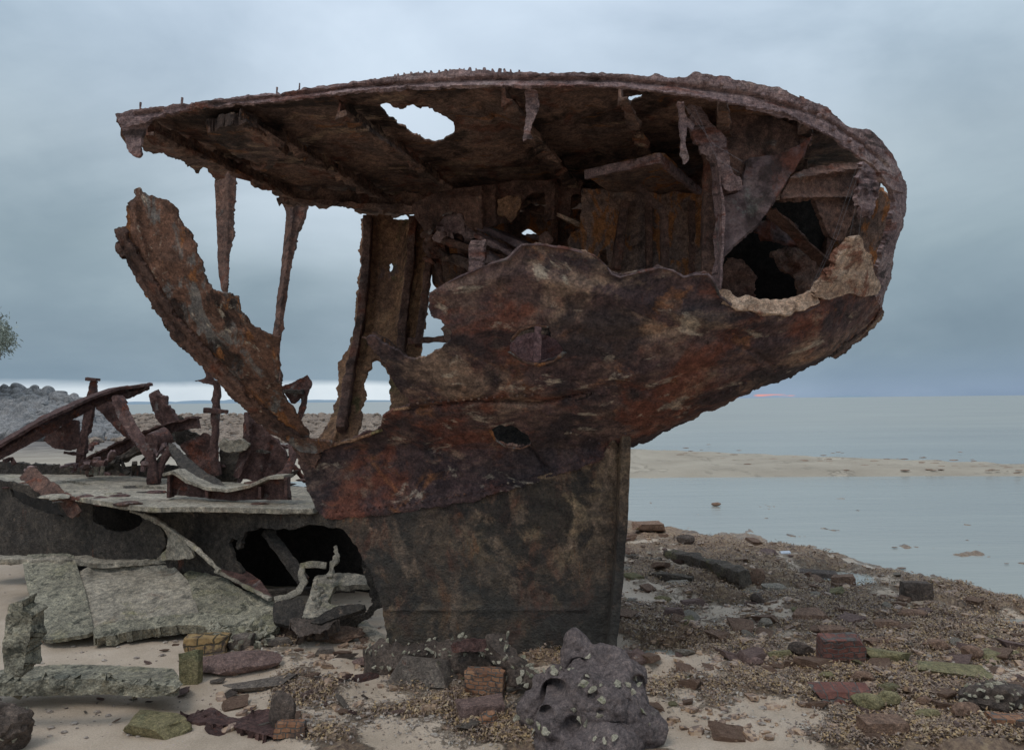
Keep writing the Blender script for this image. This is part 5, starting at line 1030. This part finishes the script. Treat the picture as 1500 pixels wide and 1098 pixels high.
# ================================================================== SEAWEED AND SHELL GRIT
def ghash(x, y): return mn.noise(Vector((x, y, 0))*1.3+Vector((3, 3, 3)))+.5*mn.noise(Vector((x, y, 0))*3.7)
def scatter(n, thresh):
    out = []
    while len(out) < n:
        px_ = rng.uniform(-10, 1510, 4000); py_ = 790+(1110-790)*rng.uniform(0, 1, 4000)**.8; P = on_z(px_, py_, 0.0); x, y = P[:, 0], P[:, 1]
        nz = np.array([ghash(a, b) for a, b in zip(x, y)]); w = weed_mask(x, y, nz); ok = (w*rng.uniform(.4, 1.4, len(w)) > thresh) & (y < shore_y(x)+.25); 
        for a, b, c in zip(x[ok], y[ok], w[ok]): out.append((a, b, c))
    return np.array(out[:n])
def weedmesh(name, n, thresh, mat, label, leaf=.0085, k=8, spread=.04, lift=.010):
    S = scatter(n, thresh); Z = np.array([zground(a, b) for a, b in S[:, :2]]); C_ = np.stack([S[:, 0], S[:, 1], Z], -1)
    C_ = np.repeat(C_, k, 0); m_ = len(C_); C_ += np.stack([rng.normal(0, spread, m_), rng.normal(0, spread, m_), np.abs(rng.normal(0, lift, m_))], -1)
    az = rng.uniform(0, 6.283, m_); pt = rng.normal(0, .5, m_); L = leaf*rng.uniform(.5, 1.9, m_); Wd = L*rng.uniform(.25, .5, m_)
    t = np.stack([np.cos(az)*np.cos(pt), np.sin(az)*np.cos(pt), np.sin(pt)], -1); s = np.stack([-np.sin(az), np.cos(az), rng.normal(0, .5, m_)], -1)
    up = np.cross(t, s); v0 = C_-t*L[:, None]-s*Wd[:, None]*.3; v1 = C_-t*L[:, None]+s*Wd[:, None]*.3; v2 = C_+s*Wd[:, None]+up*L[:, None]*.35; v3 = C_-s*Wd[:, None]+up*L[:, None]*.35; v4 = C_+t*L[:, None]
    V = np.stack([v0, v1, v2, v3, v4], 1).reshape(-1, 3); b = np.arange(m_)*5; F = np.concatenate([np.stack([b, b+1, b+2], -1), np.stack([b, b+2, b+3], -1), np.stack([b+3, b+2, b+4], -1)])
    me = bpy.data.meshes.new(name); me.vertices.add(len(V)); me.vertices.foreach_set('co', V.ravel()); me.loops.add(F.size); me.loops.foreach_set('vertex_index', F.ravel())
    me.polygons.add(len(F)); me.polygons.foreach_set('loop_start', np.arange(0, F.size, 3)); me.polygons.foreach_set('loop_total', np.full(len(F), 3)); me.update(); me.materials.append(mat)
    o = bpy.data.objects.new(name, me); COL.objects.link(o); return tag(o, label, 'seaweed', None, 'stuff')
def leafmat(name, cols, sc=30):
    m, nt, p = nodes(name); geo = N_(nt, 'ShaderNodeTexCoord').outputs['Object']
    wn = N_(nt, 'ShaderNodeTexWhiteNoise'); mp = N_(nt, 'ShaderNodeVectorMath', operation='SNAP'); nt.links.new(geo, mp.inputs[0]); mp.inputs[1].default_value = (.02, .02, .02); nt.links.new(mp.outputs[0], wn.inputs[0])
    f = M_(nt, 'ADD', M_(nt, 'MULTIPLY', wn.outputs['Value'], .45), M_(nt, 'MULTIPLY', noise_(nt, geo, 3, 8, .7), .55))
    nt.links.new(ramp_(nt, f, cols), p.inputs['Base Color']); p.inputs['Roughness'].default_value = .55; return m
lm = leafmat('brown seaweed', [(.22, (.09, .06, .05)), (.4, (.21, .145, .11)), (.55, (.30, .21, .15)), (.66, (.42, .28, .13)), (.8, (.48, .39, .29))])
weedmesh('seaweed', 21000, .58, lm, 'brown seaweed matted over the rubble and sand in the foreground')
lm2 = leafmat('shell grit', [(.2, (.08, .06, .05)), (.4, (.25, .2, .17)), (.6, (.36, .3, .25)), (.8, (.5, .46, .4))])
weedmesh('shell_grit', 5000, .16, lm2, 'pale broken shell and gravel grit strewn between the weed', leaf=.008, k=3, spread=.06, lift=.004)
def rubble_bits():
    vs = []; fs = []; nn = 0; lo = [cutrock(600+i, 1, 4, .05, box=2.0) for i in range(6)]; k = 0
    while k < 2500:
        px_, py_ = rng.uniform(895, 1510), 785+315*rng.uniform()**.9
        if k % 5 == 0: px_, py_ = rng.uniform(300, 900), rng.uniform(925, 1100)
        p = G(px_, py_)
        if p.y > shore_y(p.x)+.1 or (px_ < 1270 and py_ > 1000 and rng.uniform() < .75): continue
        V, F = lo[k % 6]; s_ = .014+.05*rng.uniform()**3; a = rng.uniform(0, 6.3); c, q = math.cos(a), math.sin(a); b = rng.uniform(-.4, .4)
        Q = V*np.array([s_*1.6, s_*1.1, s_*.5]); Q = np.stack([Q[:, 0], Q[:, 1], Q[:, 2]+Q[:, 0]*b], -1) @ np.array([[c, q, 0], [-q, c, 0], [0, 0, 1]])+np.array([p.x, p.y, zground(p.x, p.y)+s_*.15]); vs.append(Q); fs += [[m+nn for m in f] for f in F]; nn += len(V); k += 1
    return np.vstack(vs), fs
lm3 = leafmat('mixed rubble', [(.2, (.09, .058, .043)), (.38, (.22, .145, .105)), (.52, (.32, .215, .155)), (.62, (.42, .27, .165)), (.8, (.50, .40, .31))])
tag(link_mesh('broken_rock', *rubble_bits(), lm3, None, smooth=False), 'small broken brown and purplish rock covering the shore', 'rubble', None, 'stuff')
def pebbles():
    vs = []; fs = []; nn = 0; lo = [cutrock(500+i, 1, 5, .08) for i in range(5)]
    for i in range(4200):
        px_, py_ = rng.uniform(-10, 1510), 800+300*rng.uniform()**.8
        if px_ < 380 and rng.uniform() < .6: continue
        p = G(px_, py_)
        if p.y > shore_y(p.x): continue
        V, F = lo[i % 5]; s_ = .006+.03*rng.uniform()**4; Q = V*np.array([s_*1.4, s_, s_*.6])+np.array([p.x, p.y, zground(p.x, p.y)+s_*.15]); vs.append(Q); fs += [[k+nn for k in f] for f in F]; nn += len(V)
    return np.vstack(vs), fs
tag(link_mesh('pebbles', *pebbles(), lm2, None, smooth=False), 'small pebbles and broken shell lying on the sand', 'pebbles', None, 'stuff')
# ================================================================== BACKGROUND
def ridge_h(px): return np.interp(px, [-200, 0, 60, 100, 120, 142, 185, 200], [566, 569, 571, 579, 591, 606, 627, 640])
sw = [cutrock(300+i, 4, 7, .004) for i in range(6)]; swm = []
for V, F in sw:
    me = bpy.data.meshes.new('seawall_rock'); me.from_pydata(V.tolist(), [], F); me.materials.append(M['seawall']); me.polygons.foreach_set('use_smooth', [True]*len(F)); me.set_sharp_from_angle(angle=math.radians(22)); swm.append(me)
n = 0
for row in range(15):
    for px_ in np.arange(-22, 192, 9.2):
        px_ = px_+rng.uniform(-3.5, 3.5)+(row % 2)*4.5; top = float(ridge_h(px_)); f = row/14; py_ = top+4+(646-top)*f+rng.uniform(-2, 2)
        if py_ > 646 or n > 285: continue
        if row > 0 and (646-top)*1.0/14 < 2.2 and row % 2: continue
        y = 46-9*f**1.0; s_ = rng.uniform(.5, .95)
        o = bpy.data.objects.new('seawall_rock', swm[int(rng.integers(0, 6))]); COL.objects.link(o); o.location = pp(px_, py_, y); o.scale = (s_*rng.uniform(.9, 1.35), s_*1.2, s_*rng.uniform(.75, 1.1)); o.rotation_euler = tuple(rng.uniform(0, 6.3, 3))
        tag(o, 'blue grey angular boulder piled in the rock seawall at far left', 'rock', 'boulders of the rock seawall'); n += 1
# core of the pile, so no gaps show through
mv = []; mf = []
prof = [(-60, 569), (0, 574), (60, 577), (100, 585), (120, 597), (142, 612), (185, 634)]
for a, b in prof: mv += [pp(a, b+4, 46.5), pp(a, 652, 37.5), pp(a, 652, 52)]
for i in range(len(prof)-1): mf += [[i*3, i*3+3, i*3+4, i*3+1], [i*3+2, i*3+5, i*3+3, i*3]]
tag(link_mesh('seawall_core', mv, mf, M['rock_dark'], None, smooth=False), 'dark rubble fill packed between the boulders of the seawall', 'rubble', None, 'stuff')
# rubble on the tidal flat
lows = [cutrock(400+i, 1, 5, .08) for i in range(6)]
vs = []; fs = []; nn = 0
for i in range(2600):
    px_ = rng.uniform(90, 660); py_ = 606+rng.uniform(0, 1)**1.5*44; P = G(px_, py_, .0)
    if P.y > coast(P.x)-1: continue
    V, F = lows[i % 6]; s_ = rng.uniform(.25, .6)*min(1.5, (P.y/45)**.5); a = rng.uniform(0, 6.3); c, s = math.cos(a), math.sin(a)
    Q = V*np.array([s_*1.3, s_*1.1, s_*.8]); Q = Q @ np.array([[c, s, 0], [-s, c, 0], [0, 0, 1]])+np.array([P.x, P.y, .05+s_*.15]); vs.append(Q); fs += [[k+nn for k in f] for f in F]; nn += len(V)
M['flat_stone'] = rockmat('tidal flat stone', (.08, .075, .07), (.17, .16, .15), (.27, .26, .25), scale=.6, g=1.2)
o = link_mesh('flat_rubble', np.vstack(vs), fs, M['flat_stone'], None, smooth=False); tag(o, 'low brown rubble covering the tidal flat behind the wreck', 'rubble', None, 'stuff')
# dark wrack specks on the sandbar and in the pool
vs = []; fs = []; nn = 0
for i in range(95):
    if i < 88: px_ = 930+570*rng.uniform()**.7; py_ = np.interp(px_, [920, 1500], [664, 688])+rng.normal(0, 7)
    else: px_ = rng.uniform(1250, 1500); py_ = rng.uniform(790, 880)
    P = G(px_, py_, -.03); V, F = lows[i % 6]; s_ = rng.uniform(.03, .16)*(1 if i < 88 else .4); Q = V*np.array([s_*1.8, s_, s_*.25])+np.array([P.x, P.y, -.04 if i >= 88 else .05]); vs.append(Q); fs += [[k+nn for k in f] for f in F]; nn += len(V)
o = link_mesh('wrack_line', np.vstack(vs), fs, M['rock_brown'], None, smooth=False); tag(o, 'dark bits of weed stranded along the sandbar and floating in the pool', 'seaweed', None, 'stuff')
tag(stone('sea_stone', 1042, 1056, 731, 737, M['rock_brown'], 'single small stone poking out of the calm pool', 'stone', 'rock', sub=3, minh=.05), kind=None)
# low hills on the horizon
def hills(x0, x1, d, hmax, name):
    xs = np.linspace(x0, x1, 60); V = []; F = []
    for i, x in enumerate(xs):
        e = math.sin(math.pi*i/59)**.5; h = hmax*e*(.55+.45*mn.noise(Vector((x*.004, 1, 0)))+.15*mn.noise(Vector((x*.02, 4, 0)))); V += [(x, d, -1), (x, d+150, max(h, .5)), (x, d+500, -1)]
    for i in range(59): F += [[i*3, i*3+3, i*3+4, i*3+1], [i*3+1, i*3+4, i*3+5, i*3+2]]
    m, nt, p = nodes('distant hills'); p.inputs['Base Color'].default_value = (.25, .33, .40, 1); p.inputs['Roughness'].default_value = 1  # blue of distant haze mixed into the base colour
    o = link_mesh(name, V, F, m); o['kind'] = 'structure'
hills(-3400, -700, 5600, 42, 'hills'); hills(2450, 2750, 5600, 22, 'hills')
# tree whose branch tips enter at the left edge
tr = empty('tree', pp(-60, 600, 44), 'feathery grey green tree whose branch tips show at the left edge above the seawall', 'tree')
bar('trunk', [pp(-60, 610, 44), pp(-58, 560, 44), pp(-52, 500, 44), pp(-45, 440, 44)], .5, .5, M['drift'], tr, up=(0, 1, 0), rough=.03, taper=(1, .4), seg=.4)
gl = []
for i in range(9):
    y0 = rng.uniform(470, 540); b = pp(-50, y0+12, 44); tipx = rng.uniform(-15, 12); gl.append(bar_geo([b, pp((tipx-50)/2, y0, 44+rng.uniform(-1, 1)), pp(tipx, y0-8+rng.uniform(-14, 10), 44+rng.uniform(-1.5, 1.5))], .09, .09, rough=.01, seg=.3, taper=(1, .3)))
link_mesh('branches', *merge(*gl), M['drift'], tr)
k = 9000; cl = np.array([pp(rng.uniform(-100, 12), rng.uniform(430, 525), 44+rng.uniform(-1.8, 1.8)) for _ in range(170)]); cx, cy = project(cl); cl = cl[((cx+50)/68)**2+((cy-492)/34)**2 < 1.0]
ci = rng.integers(0, len(cl), k); P = cl[ci]+rng.normal(0, .26, (k, 3)); a = rng.normal(0, 1, (k, 3)); a /= np.linalg.norm(a, axis=1)[:, None]; b = np.cross(a, rng.normal(0, 1, (k, 3))); b /= np.linalg.norm(b, axis=1)[:, None]
Lf = .16; V = np.stack([P-a*Lf, P+b*.03, P+a*Lf, P-b*.03], 1).reshape(-1, 3); F = (np.arange(k)[:, None]*4+np.arange(4)).tolist()
mc = leafmat('grey green needles', [(.2, (.16, .18, .14)), (.5, (.28, .31, .25)), (.8, (.42, .44, .37))]); link_mesh('crown', V, F, mc, tr, smooth=False)
# drink can at the water edge
cp = G(1150, 814, .03); can = bar_geo([(cp.x-.06, cp.y, .055), (cp.x+.06, cp.y+.02, .055)], .066, .066, rough=.001, sec=[(math.cos(a)*.5, math.sin(a)*.5) for a in np.linspace(0, 2*math.pi, 15)[:-1]])
mcan, ntc, pc = nodes('can metal'); pc.inputs['Base Color'].default_value = (.6, .62, .66, 1); pc.inputs['Metallic'].default_value = .6; pc.inputs['Roughness'].default_value = .35
tag(link_mesh('drink_can', *can, mcan), 'silver drink can lying at the water edge', 'can')
